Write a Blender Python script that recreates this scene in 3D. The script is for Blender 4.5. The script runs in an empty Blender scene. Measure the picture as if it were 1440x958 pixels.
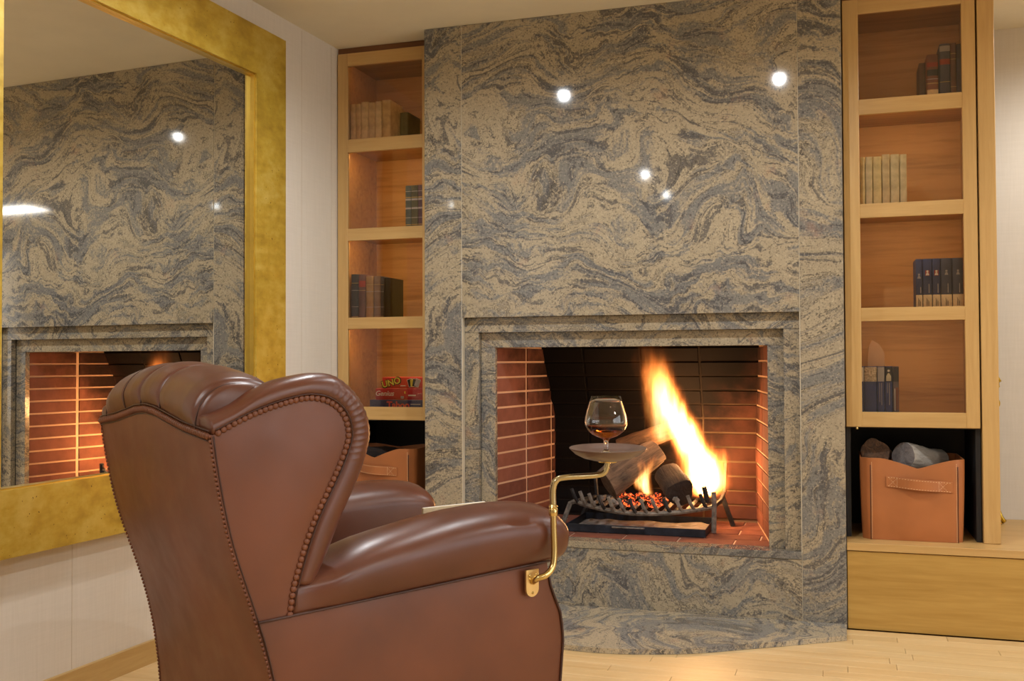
import bpy, bmesh, math, random
from mathutils import Vector, Matrix, noise
random.seed(7)
S = bpy.context.scene
COL = S.collection

# ---------------------------------------------------------------- camera, world, light, exposure
YAW, PITCH, ROLL, FPX = .3098, .0216, -.0040, 1433.6
F = Vector((-math.sin(YAW)*math.cos(PITCH), math.cos(YAW)*math.cos(PITCH), math.sin(PITCH)))
R0 = Vector((math.cos(YAW), math.sin(YAW), 0)); U0 = R0.cross(F)
RT = R0*math.cos(ROLL)+U0*math.sin(ROLL); UP = U0*math.cos(ROLL)-R0*math.sin(ROLL)
cd = bpy.data.cameras.new('camera'); cam = bpy.data.objects.new('camera', cd); COL.objects.link(cam)
cd.sensor_width = 36; cd.lens = 36*FPX/1440; cd.clip_start = .05; cd.clip_end = 60
cam.matrix_world = Matrix(((RT.x, UP.x, -F.x, 0), (RT.y, UP.y, -F.y, 0), (RT.z, UP.z, -F.z, 1.05), (0, 0, 0, 1)))
S.camera = cam
w = bpy.data.worlds.new('world'); S.world = w; w.use_nodes = True
bg = w.node_tree.nodes['Background']; bg.inputs[0].default_value = (.97, .985, 1, 1); bg.inputs[1].default_value = 3.2
vs = S.view_settings; vs.view_transform = 'Standard'; vs.look = 'None'; vs.gamma = 1; vs.use_curve_mapping = False
vs.exposure = 0.04
SPOT_W = 48.0          # each ceiling downlight
CAB_W = 1.0            # each cabinet light strip
FIRE_W = 10.0

# ---------------------------------------------------------------- geometry constants (metres)
D = 4.2244                      # front of the chimney breast
XCL, XCR = -1.762, .022
XGL, XGR = -1.585, -.1452
ZC, ZG = 2.552, 1.2486
XOL, XOR, ZO = -1.4525, -.2751, 1.1133
SILL = .291
YF = 4.35                       # bookcase fronts
YB = 4.745                      # inside of bookcase backs
BENCH = .338
YW = 5.05                       # back wall
TH = .0413                      # left wall is a touch out of square
WD = Vector((math.sin(TH), math.cos(TH), 0)); WN = Vector((math.cos(TH), -math.sin(TH), 0))
def on_wall(along, off, z): return Vector((-2.309, 3.3, 0)) + WD*along + WN*off + Vector((0, 0, z))

# ---------------------------------------------------------------- material helpers
def srgb(r, g, b):
    f = lambda c: (c/255/12.92) if c/255 <= .04045 else ((c/255+.055)/1.055)**2.4
    return (f(r), f(g), f(b), 1)
class NT:
    def __init__(s, name):
        s.m = bpy.data.materials.new(name); s.m.use_nodes = True
        s.t = s.m.node_tree; s.b = s.t.nodes['Principled BSDF']; s.out = s.t.nodes['Material Output']
    def n(s, typ, **kw):
        nd = s.t.nodes.new(typ)
        for k, v in kw.items():
            if k.startswith('i_'):
                key = k[2:]
                for i in nd.inputs:
                    if i.name.replace(' ', '_') == key and i.enabled:
                        s.put(i, v); break
            elif k.isdigit(): s.put(nd.inputs[int(k)], v)
            else: setattr(nd, k, v)
        return nd
    def put(s, i, v):
        if isinstance(v, bpy.types.NodeSocket): s.t.links.new(v, i)
        else: i.default_value = v
    def math(s, op, a, b=None, c=None, clamp=False):
        nd = s.t.nodes.new('ShaderNodeMath'); nd.operation = op; nd.use_clamp = clamp
        s.put(nd.inputs[0], a)
        if b is not None: s.put(nd.inputs[1], b)
        if c is not None: s.put(nd.inputs[2], c)
        return nd.outputs[0]
    def vmath(s, op, a, b=None, scale=None):
        nd = s.t.nodes.new('ShaderNodeVectorMath'); nd.operation = op; s.put(nd.inputs[0], a)
        if b is not None: s.put(nd.inputs[1], b)
        if scale is not None: s.put(nd.inputs['Scale'], scale)
        return nd.outputs[0]
    def coord(s, kind='Object'): return s.n('ShaderNodeTexCoord').outputs[kind]
    def rand(s): return s.n('ShaderNodeObjectInfo').outputs['Random']
    def mapping(s, v, scale=(1, 1, 1), rot=(0, 0, 0), loc=(0, 0, 0)):
        nd = s.n('ShaderNodeMapping'); s.put(nd.inputs[0], v); nd.inputs['Scale'].default_value = scale
        nd.inputs['Rotation'].default_value = rot; nd.inputs['Location'].default_value = loc
        return nd.outputs[0]
    def noise(s, v, scale, detail=2, rough=.5, dist=0):
        nd = s.n('ShaderNodeTexNoise'); s.put(nd.inputs['Vector'], v)
        nd.inputs['Scale'].default_value = scale; nd.inputs['Detail'].default_value = detail
        nd.inputs['Roughness'].default_value = rough; nd.inputs['Distortion'].default_value = dist
        return nd
    def ramp(s, fac, stops, interp='LINEAR'):
        nd = s.n('ShaderNodeValToRGB'); nd.color_ramp.interpolation = interp; cr = nd.color_ramp
        while len(cr.elements) < len(stops): cr.elements.new(.5)
        for e, (p, c) in zip(cr.elements, stops):
            e.position = p; e.color = c if hasattr(c, '__len__') else (c, c, c, 1)
        s.put(nd.inputs[0], fac); return nd.outputs[0]
    def mix(s, fac, a, b, blend='MIX'):
        nd = s.n('ShaderNodeMix', data_type='RGBA', blend_type=blend)
        s.put(nd.inputs[0], fac); s.put(nd.inputs[6], a); s.put(nd.inputs[7], b); return nd.outputs[2]
    def maprange(s, v, a, b, c=0., d=1., smooth=True):
        nd = s.n('ShaderNodeMapRange', interpolation_type='SMOOTHSTEP' if smooth else 'LINEAR')
        for i, x in enumerate((v, a, b, c, d)): s.put(nd.inputs[i], x)
        return nd.outputs[0]
    def bump(s, h, strength=.2, dist=.002):
        nd = s.n('ShaderNodeBump'); s.put(nd.inputs['Height'], h)
        nd.inputs['Strength'].default_value = strength; nd.inputs['Distance'].default_value = dist
        s.t.links.new(nd.outputs[0], s.b.inputs['Normal'])
    def set(s, **kw):
        names = dict(col='Base Color', rough='Roughness', metal='Metallic', spec='Specular IOR Level', coat='Coat Weight',
                     coatr='Coat Roughness', trans='Transmission Weight', ior='IOR', emc='Emission Color', ems='Emission Strength', sheen='Sheen Weight')
        for k, v in kw.items(): s.put(s.b.inputs[names[k]], v)
        return s
M = {}
def plain(name, col, rough=.5, metal=0, var=.06, scale=12, bump=0, **kw):
    t = NT(name); v = t.coord(); nz = t.noise(v, scale, 4, .6).outputs[0]
    lo = tuple(c*(1-var*2) for c in col[:3])+(1,); hi = tuple(min(1, c*(1+var*2)) for c in col[:3])+(1,)
    t.set(col=t.ramp(nz, [(.3, lo), (.7, hi)]), rough=rough, metal=metal, **kw)
    if bump: t.bump(t.noise(v, scale*12, 3).outputs[0], bump, .001)
    M[name] = t.m; return t.m

def granite(name, flow_rot=.0, scl=1.0, tone=1.0, planar='xz'):
    t = NT(name); v = t.coord()
    r = t.rand(); off = t.n('ShaderNodeCombineXYZ', **{'0': t.math('MULTIPLY', r, 37.), '1': t.math('MULTIPLY', r, 11.), '2': t.math('MULTIPLY', r, 23.)}).outputs[0]
    p = t.vmath('ADD', t.vmath('SCALE', v, scale=scl), off)
    def warp(p, scale, amp, detail=2):
        c = t.noise(p, scale, detail, .5).outputs['Color']
        return t.vmath('ADD', p, t.vmath('SCALE', t.vmath('SUBTRACT', c, (.5, .5, .5)), scale=amp))
    p1 = warp(p, 1.5, .85, 1); p2 = warp(p1, 4.2, .28, 2); p3 = warp(p2, 13., .04, 2)
    st = (1., 1., 4.6) if planar == 'xz' else (4.6, 1., 1.)
    q = t.mapping(p3, scale=st, rot=(0, flow_rot, 0) if planar == 'xz' else (0, 0, flow_rot))
    grain = t.math('SUBTRACT', t.noise(v, 75, 4, .75).outputs[0], .5)
    area = t.math('SUBTRACT', t.noise(p1, 2.6, 3, .55).outputs[0], .5)
    A = t.math('ADD', t.noise(q, 3.6, 7, .66).outputs[0], t.math('MULTIPLY_ADD', area, .32, t.math('MULTIPLY', grain, .22)))
    q2 = t.mapping(p3, scale=(1., 1., 7.) if planar == 'xz' else (7., 1., 1.), rot=(0, flow_rot+.12, 0) if planar == 'xz' else (0, 0, flow_rot+.1), loc=(3, 5, 7))
    B = t.math('ADD', t.noise(q2, 5.5, 6, .66).outputs[0], t.math('MULTIPLY_ADD', area, .24, t.math('MULTIPLY', grain, .26)))
    beige = t.mix(t.noise(p, 5, 3).outputs[0], srgb(150*tone, 137*tone, 114*tone), srgb(174*tone, 160*tone, 135*tone))
    grey = t.mix(t.noise(p2, 6, 3).outputs[0], srgb(98*tone, 101*tone, 106*tone), srgb(128*tone, 124*tone, 116*tone))
    col = t.mix(t.math('MULTIPLY', t.maprange(A, .465, .57), .9), beige, grey)
    col = t.mix(t.math('MULTIPLY', t.maprange(B, .52, .61), .74), col, srgb(74*tone, 74*tone, 77*tone))
    vn = t.math('SUBTRACT', 1., t.maprange(t.math('ABSOLUTE', t.math('SUBTRACT', A, .475)), 0., .016), clamp=True)
    brk = t.maprange(t.noise(p1, 3.4, 3).outputs[0], .44, .60)
    col = t.mix(t.math('MULTIPLY', t.math('MULTIPLY', vn, brk), .85), col, srgb(46, 46, 50))
    # crystals
    sp = t.noise(v, 150, 3, .75).outputs[0]
    col = t.mix(t.math('MULTIPLY', t.maprange(sp, .55, .65), .72), col, srgb(66, 60, 55))
    col = t.mix(t.math('MULTIPLY', t.maprange(sp, .42, .33), .42), col, srgb(220, 204, 174))
    pk = t.math('MULTIPLY', t.maprange(t.noise(p, 7, 4, .6).outputs[0], .62, .74), .26)
    col = t.mix(pk, col, srgb(176, 130, 104))
    t.set(col=col, rough=.055, spec=.5); M[name] = t.m
granite('granite_panel', .40, 1.05)
granite('granite_strip', 1.25, .9)
granite('granite_frame', .1, 1.2, .98)
granite('granite_hearth', .35, 1.1, 1.1, 'xy')
plain('stone_joint', srgb(196, 186, 165), .5)

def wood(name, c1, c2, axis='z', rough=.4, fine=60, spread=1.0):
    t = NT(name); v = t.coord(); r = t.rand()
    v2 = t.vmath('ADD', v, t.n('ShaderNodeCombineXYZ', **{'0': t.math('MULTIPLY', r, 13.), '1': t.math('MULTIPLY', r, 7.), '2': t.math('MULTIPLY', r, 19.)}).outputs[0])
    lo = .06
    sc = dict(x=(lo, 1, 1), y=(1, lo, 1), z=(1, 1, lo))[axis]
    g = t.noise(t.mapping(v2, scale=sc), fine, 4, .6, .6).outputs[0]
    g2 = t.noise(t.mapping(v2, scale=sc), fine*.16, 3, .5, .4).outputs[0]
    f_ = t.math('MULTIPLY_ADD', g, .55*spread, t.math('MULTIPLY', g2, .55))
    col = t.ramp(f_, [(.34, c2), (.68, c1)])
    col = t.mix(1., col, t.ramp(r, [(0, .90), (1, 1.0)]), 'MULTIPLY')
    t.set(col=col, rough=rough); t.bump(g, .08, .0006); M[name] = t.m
wood('oak_v', srgb(206, 168, 108), srgb(186, 146, 86), 'z')
wood('oak_h', srgb(206, 168, 108), srgb(186, 146, 86), 'x')
wood('oak_drawer', srgb(186, 148, 76), srgb(162, 122, 52), 'x', .45, 70)
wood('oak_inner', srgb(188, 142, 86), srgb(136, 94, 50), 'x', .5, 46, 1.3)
wood('oak_dark', srgb(122, 78, 44), srgb(96, 58, 32), 'x', .5)
wood('floor_strip', srgb(222, 192, 142), srgb(204, 168, 112), 'x', .42, 55)
wood('base_oak', srgb(206, 172, 112), srgb(184, 146, 84), 'y', .42, 60)
plain('floor_base', srgb(200, 164, 104), .5)
plain('niche_black', srgb(26, 24, 26), .6)
plain('plaster', srgb(228, 219, 196), .9, var=.02, scale=3)
def wallpaper():
    t = NT('wallpaper'); v = t.coord()
    fib = t.noise(t.mapping(v, scale=(1, 1, .05)), 140, 3, .6).outputs[0]
    th = t.noise(t.mapping(v, scale=(.05, .05, 1)), 160, 2, .6).outputs[0]
    c = t.ramp(t.math('MULTIPLY_ADD', fib, .6, t.math('MULTIPLY', th, .4)), [(.3, srgb(210, 201, 187)), (.7, srgb(218, 209, 196))])
    t.set(col=c, rough=.85); t.bump(fib, .04, .0004); M['wallpaper'] = t.m
wallpaper()
plain('seam_tone', srgb(196, 182, 162), .9)

def leather(name, c, rough=.36, coat=.25, var=.1):
    t = NT(name); v = t.coord()
    nz = t.noise(v, 5, 3).outputs[0]
    dark = tuple(x*(1-var*1.6) for x in c[:3])+(1,); lite = tuple(x*(1+var*1.6) for x in c[:3])+(1,)
    t.set(col=t.ramp(nz, [(.3, dark), (.7, lite)]), rough=t.ramp(t.noise(v, 14, 3).outputs[0], [(.3, rough-.05), (.7, rough+.06)]), coat=coat, coatr=.32, spec=.42)
    vor = t.n('ShaderNodeTexVoronoi'); t.put(vor.inputs['Vector'], v); vor.inputs['Scale'].default_value = 420
    t.bump(t.math('MULTIPLY_ADD', vor.outputs[0], .7, t.noise(v, 60, 2).outputs[0]), .05, .0012); M[name] = t.m
leather('leather_brown', srgb(102, 56, 32), .45, .04)
leather('leather_roll', srgb(90, 49, 32), .33, .16)
leather('leather_dark', srgb(62, 34, 24), .5, .1)
leather('leather_tan', srgb(170, 104, 58), .45, .12, .08)
plain('stitch', srgb(232, 196, 150), .7)
plain('bag_lining', srgb(58, 36, 26), .8)

def gold():
    t = NT('gold_leaf'); v = t.coord()
    a = t.noise(v, 4.5, 5, .65).outputs[0]; b = t.noise(t.mapping(v, scale=(1, 1, 2.2)), 14, 4, .6).outputs[0]
    c = t.ramp(t.math('MULTIPLY_ADD', a, .65, t.math('MULTIPLY', b, .35)), [(.34, srgb(158, 126, 40)), (.5, srgb(190, 158, 56)), (.66, srgb(208, 182, 90))])
    sp = t.noise(v, 90, 2).outputs[0]; c = t.mix(t.maprange(sp, .72, .76), c, srgb(84, 58, 18))
    t.set(col=c, rough=t.ramp(b, [(.3, .34), (.7, .52)]), metal=.35, spec=.5); M['gold_leaf'] = t.m
gold()
plain('gold_edge', srgb(214, 182, 84), .28, .8)
plain('brass', srgb(206, 182, 122), .2, 1.0, .03)
plain('brass_plate', srgb(222, 190, 128), .32, .85, .03)
plain('brass_grey', srgb(190, 178, 140), .2, 1.0, .03)
plain('brass_ornate', srgb(196, 162, 60), .28, 1.0, .06)
plain('tray_wood', srgb(98, 72, 60), .34, 0, .08, coat=.4)
plain('iron', srgb(52, 50, 50), .62, .4, .25, 30, .4)
plain('iron_ash', srgb(118, 110, 102), .8, .1, .3, 40, .5)
plain('iron_pan', srgb(40, 44, 54), .5, .5, .3, 18, .3)
plain('steel', srgb(190, 188, 182), .3, 1)
def mirror():
    t = NT('mirror_glass'); t.set(col=(.80, .80, .77, 1), rough=.0, metal=1.0); M['mirror_glass'] = t.m
mirror()
def pane():
    t = NT('cabinet_glass'); n = t.t.nodes
    tr = t.n('ShaderNodeBsdfTransparent'); tr.inputs[0].default_value = (.90, .87, .83, 1)
    gl = t.n('ShaderNodeBsdfGlossy'); gl.inputs['Roughness'].default_value = .015
    fr = t.n('ShaderNodeFresnel'); fr.inputs[0].default_value = 1.5
    mx = t.n('ShaderNodeMixShader'); t.put(mx.inputs[0], fr.outputs[0]); t.put(mx.inputs[1], tr.outputs[0]); t.put(mx.inputs[2], gl.outputs[0])
    t.t.links.new(mx.outputs[0], t.out.inputs[0]); M['cabinet_glass'] = t.m
pane()
def wpane():
    t = NT('added_window_glass'); tr = t.n('ShaderNodeBsdfTransparent'); gl = t.n('ShaderNodeBsdfGlossy'); gl.inputs['Roughness'].default_value = .02
    fr = t.n('ShaderNodeFresnel'); fr.inputs[0].default_value = 1.5; mx = t.n('ShaderNodeMixShader')
    t.put(mx.inputs[0], fr.outputs[0]); t.put(mx.inputs[1], tr.outputs[0]); t.put(mx.inputs[2], gl.outputs[0]); t.t.links.new(mx.outputs[0], t.out.inputs[0]); M['added_window_glass'] = t.m
wpane()
def clear(name, col, ior):
    t = NT(name); t.set(col=col, rough=0., trans=1., ior=ior); M[name] = t.m
clear('crystal', (1, 1, 1, 1), 1.47); clear('cognac', (.55, .15, .02, 1), 1.36)
def emit(name, col, s):
    t = NT(name); t.set(col=(.8, .8, .8, 1), emc=col, ems=s); M[name] = t.m
emit('panel_lens', (1, .97, .9, 1), 12); emit('lamp_lens', (1, .93, .82, 1), 60); emit('strip_lens', (1, .60, .26, 1), 12)

def brick(name, tone, soot):
    """soot: burnt-on black patches, fixed in place on the masonry"""
    t = NT(name); v = t.coord('Object'); geo = t.n('ShaderNodeNewGeometry').outputs['Position']
    r = t.rand()
    base = t.ramp(t.math('MULTIPLY_ADD', t.noise(v, 18, 4, .6).outputs[0], .6, t.math('MULTIPLY', r, .4)),
                  [(.25, srgb(104*tone, 64*tone, 52*tone)), (.75, srgb(138*tone, 88*tone, 72*tone))])
    if soot:
        sx = t.n('ShaderNodeSeparateXYZ'); t.put(sx.inputs[0], geo); x, y, z = sx.outputs
        nz = t.noise(geo, 4.5, 5, .65).outputs[0]
        if soot == 'back':
            k = t.math('ADD', t.math('MULTIPLY_ADD', x, -1.15, -.42), t.math('MULTIPLY', z, .85))
            s_ = t.maprange(t.math('ADD', k, t.math('MULTIPLY', t.math('SUBTRACT', nz, .5), .8)), 0.46, 1.02)
            s_ = t.math('MULTIPLY_ADD', s_, .70, .29)
        else:
            k = t.math('ADD', t.math('MULTIPLY', t.math('SUBTRACT', y, 4.3), .9), t.math('MULTIPLY', z, .75))
            s_ = t.math('MULTIPLY', t.maprange(t.math('ADD', k, t.math('MULTIPLY', t.math('SUBTRACT', nz, .5), .8)), .82, 1.25), .9)
        base = t.mix(s_, base, srgb(13, 12, 13))
    t.set(col=base, rough=.8, spec=.12); t.bump(t.noise(v, 120, 4).outputs[0], .25, .0015); M[name] = t.m
brick('brick_side', .92, 'side'); brick('brick_back', .85, 'back'); brick('brick_floor', .98, None)
def mortar(name, col, soot):
    t = NT(name); geo = t.n('ShaderNodeNewGeometry').outputs['Position']; c = col
    if soot:
        sx = t.n('ShaderNodeSeparateXYZ'); t.put(sx.inputs[0], geo); x, y, z = sx.outputs
        k = t.math('ADD', t.math('MULTIPLY_ADD', x, -1.15, -.42), t.math('MULTIPLY', z, .85))
        nz = t.noise(geo, 5, 4).outputs[0]
        c = t.mix(t.maprange(t.math('ADD', k, t.math('MULTIPLY', t.math('SUBTRACT', nz, .5), .6)), .5, 1., .35, .98), col, srgb(20, 18, 18))
    t.set(col=c, rough=.9, spec=.12); t.bump(t.noise(geo, 160, 3).outputs[0], .3, .001); M[name] = t.m
mortar('mortar_side', srgb(196, 166, 142), None); mortar('mortar_back', srgb(150, 122, 96), 'back')

def bark(name, a, b, sc=1.):
    t = NT(name); v = t.coord()
    g = t.noise(t.mapping(v, scale=(.18, 1, 1)), 40*sc, 5, .7, .8).outputs[0]
    t.set(col=t.ramp(g, [(.3, a), (.7, b)]), rough=.9); t.bump(g, 1.0, .010); M[name] = t.m
bark('bark_grey', srgb(64, 48, 38), srgb(122, 98, 78)); bark('bark_char', srgb(20, 16, 14), srgb(60, 44, 36))
bark('bark_pale', srgb(150, 142, 132), srgb(196, 188, 176), .7); bark('bark_brown', srgb(60, 46, 40), srgb(120, 88, 62))
bark('end_grey', srgb(88, 82, 82), srgb(120, 112, 110), .5); bark('end_char', srgb(34, 26, 24), srgb(62, 46, 40), .5)
def ember():
    t = NT('ember'); v = t.coord(); n_ = t.noise(v, 55, 4, .7).outputs[0]
    t.set(col=srgb(50, 34, 30), rough=.9, emc=(1, .10, .02, 1), ems=t.maprange(n_, .48, .66, 0., 4.5)); M['ember'] = t.m
ember()
bark('ash', srgb(96, 88, 84), srgb(170, 160, 150), .6)

# ---------------------------------------------------------------- object helpers
def link(o, parent=None):
    COL.objects.link(o)
    if parent is not None: o.parent = parent
    return o
def tag(o, label, cat, group=None, kind=None):
    o['label'] = label; o['category'] = cat
    if group: o['group'] = group
    if kind: o['kind'] = kind
    return o
def thing(name, label, cat, loc=(0, 0, 0), rz=0., group=None):
    o = bpy.data.objects.new(name, None); o.empty_display_size = .05; link(o)
    o.location = loc; o.rotation_euler = (0, 0, rz); return tag(o, label, cat, group)
def struct(o): o['kind'] = 'structure'; return o
class MB:
    """collects shapes into ONE mesh"""
    def __init__(s): s.bm = bmesh.new()
    def box(s, x0, x1, y0, y1, z0, z1, bev=0, seg=2, rot=None, piv=None):
        r = bmesh.ops.create_cube(s.bm, size=1); vs_ = r['verts']
        bmesh.ops.scale(s.bm, vec=(x1-x0, y1-y0, z1-z0), verts=vs_)
        bmesh.ops.translate(s.bm, vec=((x0+x1)/2, (y0+y1)/2, (z0+z1)/2), verts=vs_)
        if bev:
            es = list({e for v in vs_ for e in v.link_edges})
            bmesh.ops.bevel(s.bm, geom=es, offset=bev, segments=seg, affect='EDGES', profile=.5)
        return s
    def poly(s, pts, faces):
        vs_ = [s.bm.verts.new(p) for p in pts]
        for f in faces:
            try: s.bm.faces.new([vs_[i] for i in f])
            except ValueError: pass
        return s
    def prism(s, outline, thick):   # outline: list of Vector (planar), thick: Vector
        n = len(outline); a = [s.bm.verts.new(p) for p in outline]; b = [s.bm.verts.new(Vector(p)+thick) for p in outline]
        s.bm.faces.new(a[::-1]); s.bm.faces.new(b)
        for i in range(n): s.bm.faces.new((a[i], a[(i+1) % n], b[(i+1) % n], b[i]))
        return s
    def loft(s, rings, closed=True, cap=True):
        rr = [[s.bm.verts.new(p) for p in r] for r in rings]; n = len(rr[0])
        for a, b in zip(rr, rr[1:]):
            for i in range(n if closed else n-1):
                s.bm.faces.new((a[i], a[(i+1) % n], b[(i+1) % n], b[i]))
        if cap and closed:
            s.bm.faces.new(rr[0][::-1]); s.bm.faces.new(rr[-1])
        return s
    def tube(s, path, r, n=10, flat=None, cap=True):
        path = [Vector(p) for p in path]; rings = []; prev = None
        for i, p in enumerate(path):
            d = (path[min(i+1, len(path)-1)]-path[max(i-1, 0)]).normalized()
            if prev is None:
                a = Vector((0, 0, 1)) if abs(d.z) < .9 else Vector((1, 0, 0)); u = d.cross(a).normalized()
            else: u = (prev-d*prev.dot(d)).normalized()
            prev = u; v = d.cross(u); ri = r[i] if hasattr(r, '__len__') else r
            rings.append([p+u*math.cos(2*math.pi*k/n)*ri+v*math.sin(2*math.pi*k/n)*ri*(flat or 1) for k in range(n)])
        return s.loft(rings, True, cap)
    def lathe(s, prof, c=(0, 0, 0), n=32, axis='z'):
        c = Vector(c); rings = []
        for r, z in prof:
            rings.append([c+Vector((r*math.cos(2*math.pi*k/n), r*math.sin(2*math.pi*k/n), z)) for k in range(n)])
        rr = []
        for (r, z), ring in zip(prof, rings):
            rr.append([s.bm.verts.new(c+Vector((0, 0, z)))] if r == 0 else [s.bm.verts.new(p) for p in ring])
        for a, b in zip(rr, rr[1:]):
            for i in range(n):
                if len(a) == 1 and len(b) == 1: continue
                if len(a) == 1: s.bm.faces.new((a[0], b[i], b[(i+1) % n]))
                elif len(b) == 1: s.bm.faces.new((a[i], a[(i+1) % n], b[0]))
                else: s.bm.faces.new((a[i], a[(i+1) % n], b[(i+1) % n], b[i]))
        return s
    def ball(s, c, r, sub=1, sc=(1, 1, 1)):
        q = bmesh.ops.create_icosphere(s.bm, subdivisions=sub, radius=r)['verts']
        bmesh.ops.scale(s.bm, vec=sc, verts=q); bmesh.ops.translate(s.bm, vec=c, verts=q); return s
    def build(s, name, mat, parent=None, smooth=False, off=None, angle=None, label=None):
        bmesh.ops.recalc_face_normals(s.bm, faces=s.bm.faces)
        if off is not None: bmesh.ops.translate(s.bm, vec=-Vector(off), verts=s.bm.verts)
        me = bpy.data.meshes.new(name); s.bm.to_mesh(me); s.bm.free()
        me.materials.append(M[mat])
        if smooth:
            for p in me.polygons: p.use_smooth = True
            if angle is not None and hasattr(me, 'set_sharp_from_angle'): me.set_sharp_from_angle(angle=math.radians(angle))
        o = bpy.data.objects.new(name, me); link(o, parent)
        if label: o['label'] = label
        return o
def subsurf(o, lv=1):
    m = o.modifiers.new('sub', 'SUBSURF'); m.levels = lv; m.render_levels = lv; return o
def text_mesh(name, s, size, mat, parent, loc, rot=(math.pi/2, 0, 0), depth=.0006, shear=0, bold=0, align='CENTER', sx=1):
    c = bpy.data.curves.new(name, 'FONT'); c.body = s; c.size = size; c.extrude = depth; c.shear = shear; c.offset = bold
    c.align_x = align; c.align_y = 'CENTER'; c.resolution_u = 3
    t = bpy.data.objects.new(name+'_tmp', c); COL.objects.link(t); bpy.context.view_layer.update()
    me = bpy.data.meshes.new_from_object(t.evaluated_get(bpy.context.evaluated_depsgraph_get()))
    bpy.data.objects.remove(t); bpy.data.curves.remove(c)
    me.materials.clear(); me.materials.append(M[mat])
    o = bpy.data.objects.new(name, me); link(o, parent); o.location = loc; o.rotation_euler = rot; o.scale = (sx, 1, 1); return o
def spline(pts, n):
    """Catmull-Rom through pts, n samples, even in index"""
    P = [Vector(p) for p in pts]; out = []
    for k in range(n):
        t = k/(n-1)*(len(P)-1); i = min(int(t), len(P)-2); f = t-i
        a, b, c, d = P[max(i-1, 0)], P[i], P[i+1], P[min(i+2, len(P)-1)]
        out.append(.5*((2*b)+(c-a)*f+(2*a-5*b+4*c-d)*f*f+(3*b-a-3*c+d)*f**3))
    return out
def lerp_tab(tab, x):
    if x <= tab[0][0]: return tab[0][1]
    for (a, b), (c, d) in zip(tab, tab[1:]):
        if x <= c: return b+(d-b)*(x-a)/(c-a)
    return tab[-1][1]

# ================================================================ ROOM
Y0, X1 = -3.4, 4.6
fl = struct(MB().box(-2.9, X1, Y0, YW+.1, -.06, -.012).build('floor', 'floor_base'))
struct(MB().box(-2.9, X1, Y0, YW+.1, ZC, ZC+.08).build('ceiling', 'plaster'))
struct(MB().box(-2.9, X1, YW, YW+.1, -.05, ZC+.02).build('wall_back', 'wallpaper'))
a, b = on_wall(-6.9, 0, -.05), on_wall(1.9, 0, -.05)
WY0, WY1, WZ0, WZ1 = -1.6, 3.4, .35, 2.36
struct(MB().box(X1, X1+.1, Y0, WY0, -.05, ZC+.02).box(X1, X1+.1, WY1, YW+.1, -.05, ZC+.02).box(X1, X1+.1, WY0, WY1, -.05, WZ0).box(X1, X1+.1, WY0, WY1, WZ1, ZC+.02).build('wall_right', 'wallpaper'))
wn = struct(bpy.data.objects.new('added_window_1', None)); link(wn); wn.location = (X1+.05, (WY0+WY1)/2, WZ0)  # unseen window, added to let in soft fill light from the right
WO = wn.location
MB().box(X1+.02, X1+.08, WY0, WY1, WZ0, WZ0+.05).box(X1+.02, X1+.08, WY0, WY1, WZ1-.05, WZ1).build('added_window_frame', 'base_oak', wn, off=WO)
for k in range(5):
    y_ = WY0+(WY1-WY0-.05)*k/4
    MB().box(X1+.02, X1+.08, y_, y_+.05, WZ0+.05, WZ1-.05).build('mullion', 'base_oak', wn, off=WO)
    if k < 4: MB().box(X1+.048, X1+.052, y_+.05, y_+(WY1-WY0-.05)/4, WZ0+.05, WZ1-.05).build('pane', 'added_window_glass', wn, off=WO)
struct(MB().box(-2.9, X1+.1, Y0-.1, Y0, -.05, ZC+.02).build('wall_rear', 'wallpaper'))
wl = struct(MB().prism([a, b, b-WN*.1, a-WN*.1], Vector((0, 0, ZC+.07))).build('wall_left', 'wallpaper'))
for al in (-2.0, -1.30, -.62, .06, .74, 1.0):     # joints between the lengths of wallpaper
    a = on_wall(al, -.001, .08); b = on_wall(al+.0025, -.001, .08)
    MB().prism([a, b, b+WN*.0014, a+WN*.0014], Vector((0, 0, ZC-.09))).build('wallpaper_seam', 'seam_tone', wl)
a, b = on_wall(-6.5, 0, 0), on_wall(1.045, 0, 0)
bb = struct(MB().prism([a, b, b+WN*.016, a+WN*.016], Vector((0, 0, .078))).build('baseboard_left', 'base_oak'))
# floor strips, laid along x
strip_meshes = {}
def strip_mesh(L, wd):
    k = (round(L, 3), wd)
    if k not in strip_meshes:
        o = MB().box(0, L-.0012, 0, wd-.0012, -.012, 0, .0008, 1).build('floor_strip', 'floor_strip'); strip_meshes[k] = o.data; bpy.data.objects.remove(o)
    return strip_meshes[k]
yy = D-.002; wd = .0725; row = 0
while yy-wd > 2.3:
    yy -= wd; x = -2.5-random.random()*.5; row += 1
    x = max(x, -2.42)
    first = True
    while x < 1.75:
        L = random.choice((.42, .5, .58, .66)) if not first else random.choice((.2, .3, .42, .5)); first = False
        o = bpy.data.objects.new('floor_strip', strip_mesh(L, wd)); link(o, fl); o.location = (x, yy, 0); x += L
# the rest of the floor beyond the strips
MB().box(-2.42, X1-.02, Y0, yy-.001, -.012, 0).build('floor_field', 'floor_strip', fl)
MB().box(2.42, X1-.02, yy, D, -.012, 0).build('floor_field', 'floor_strip', fl)

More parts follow.
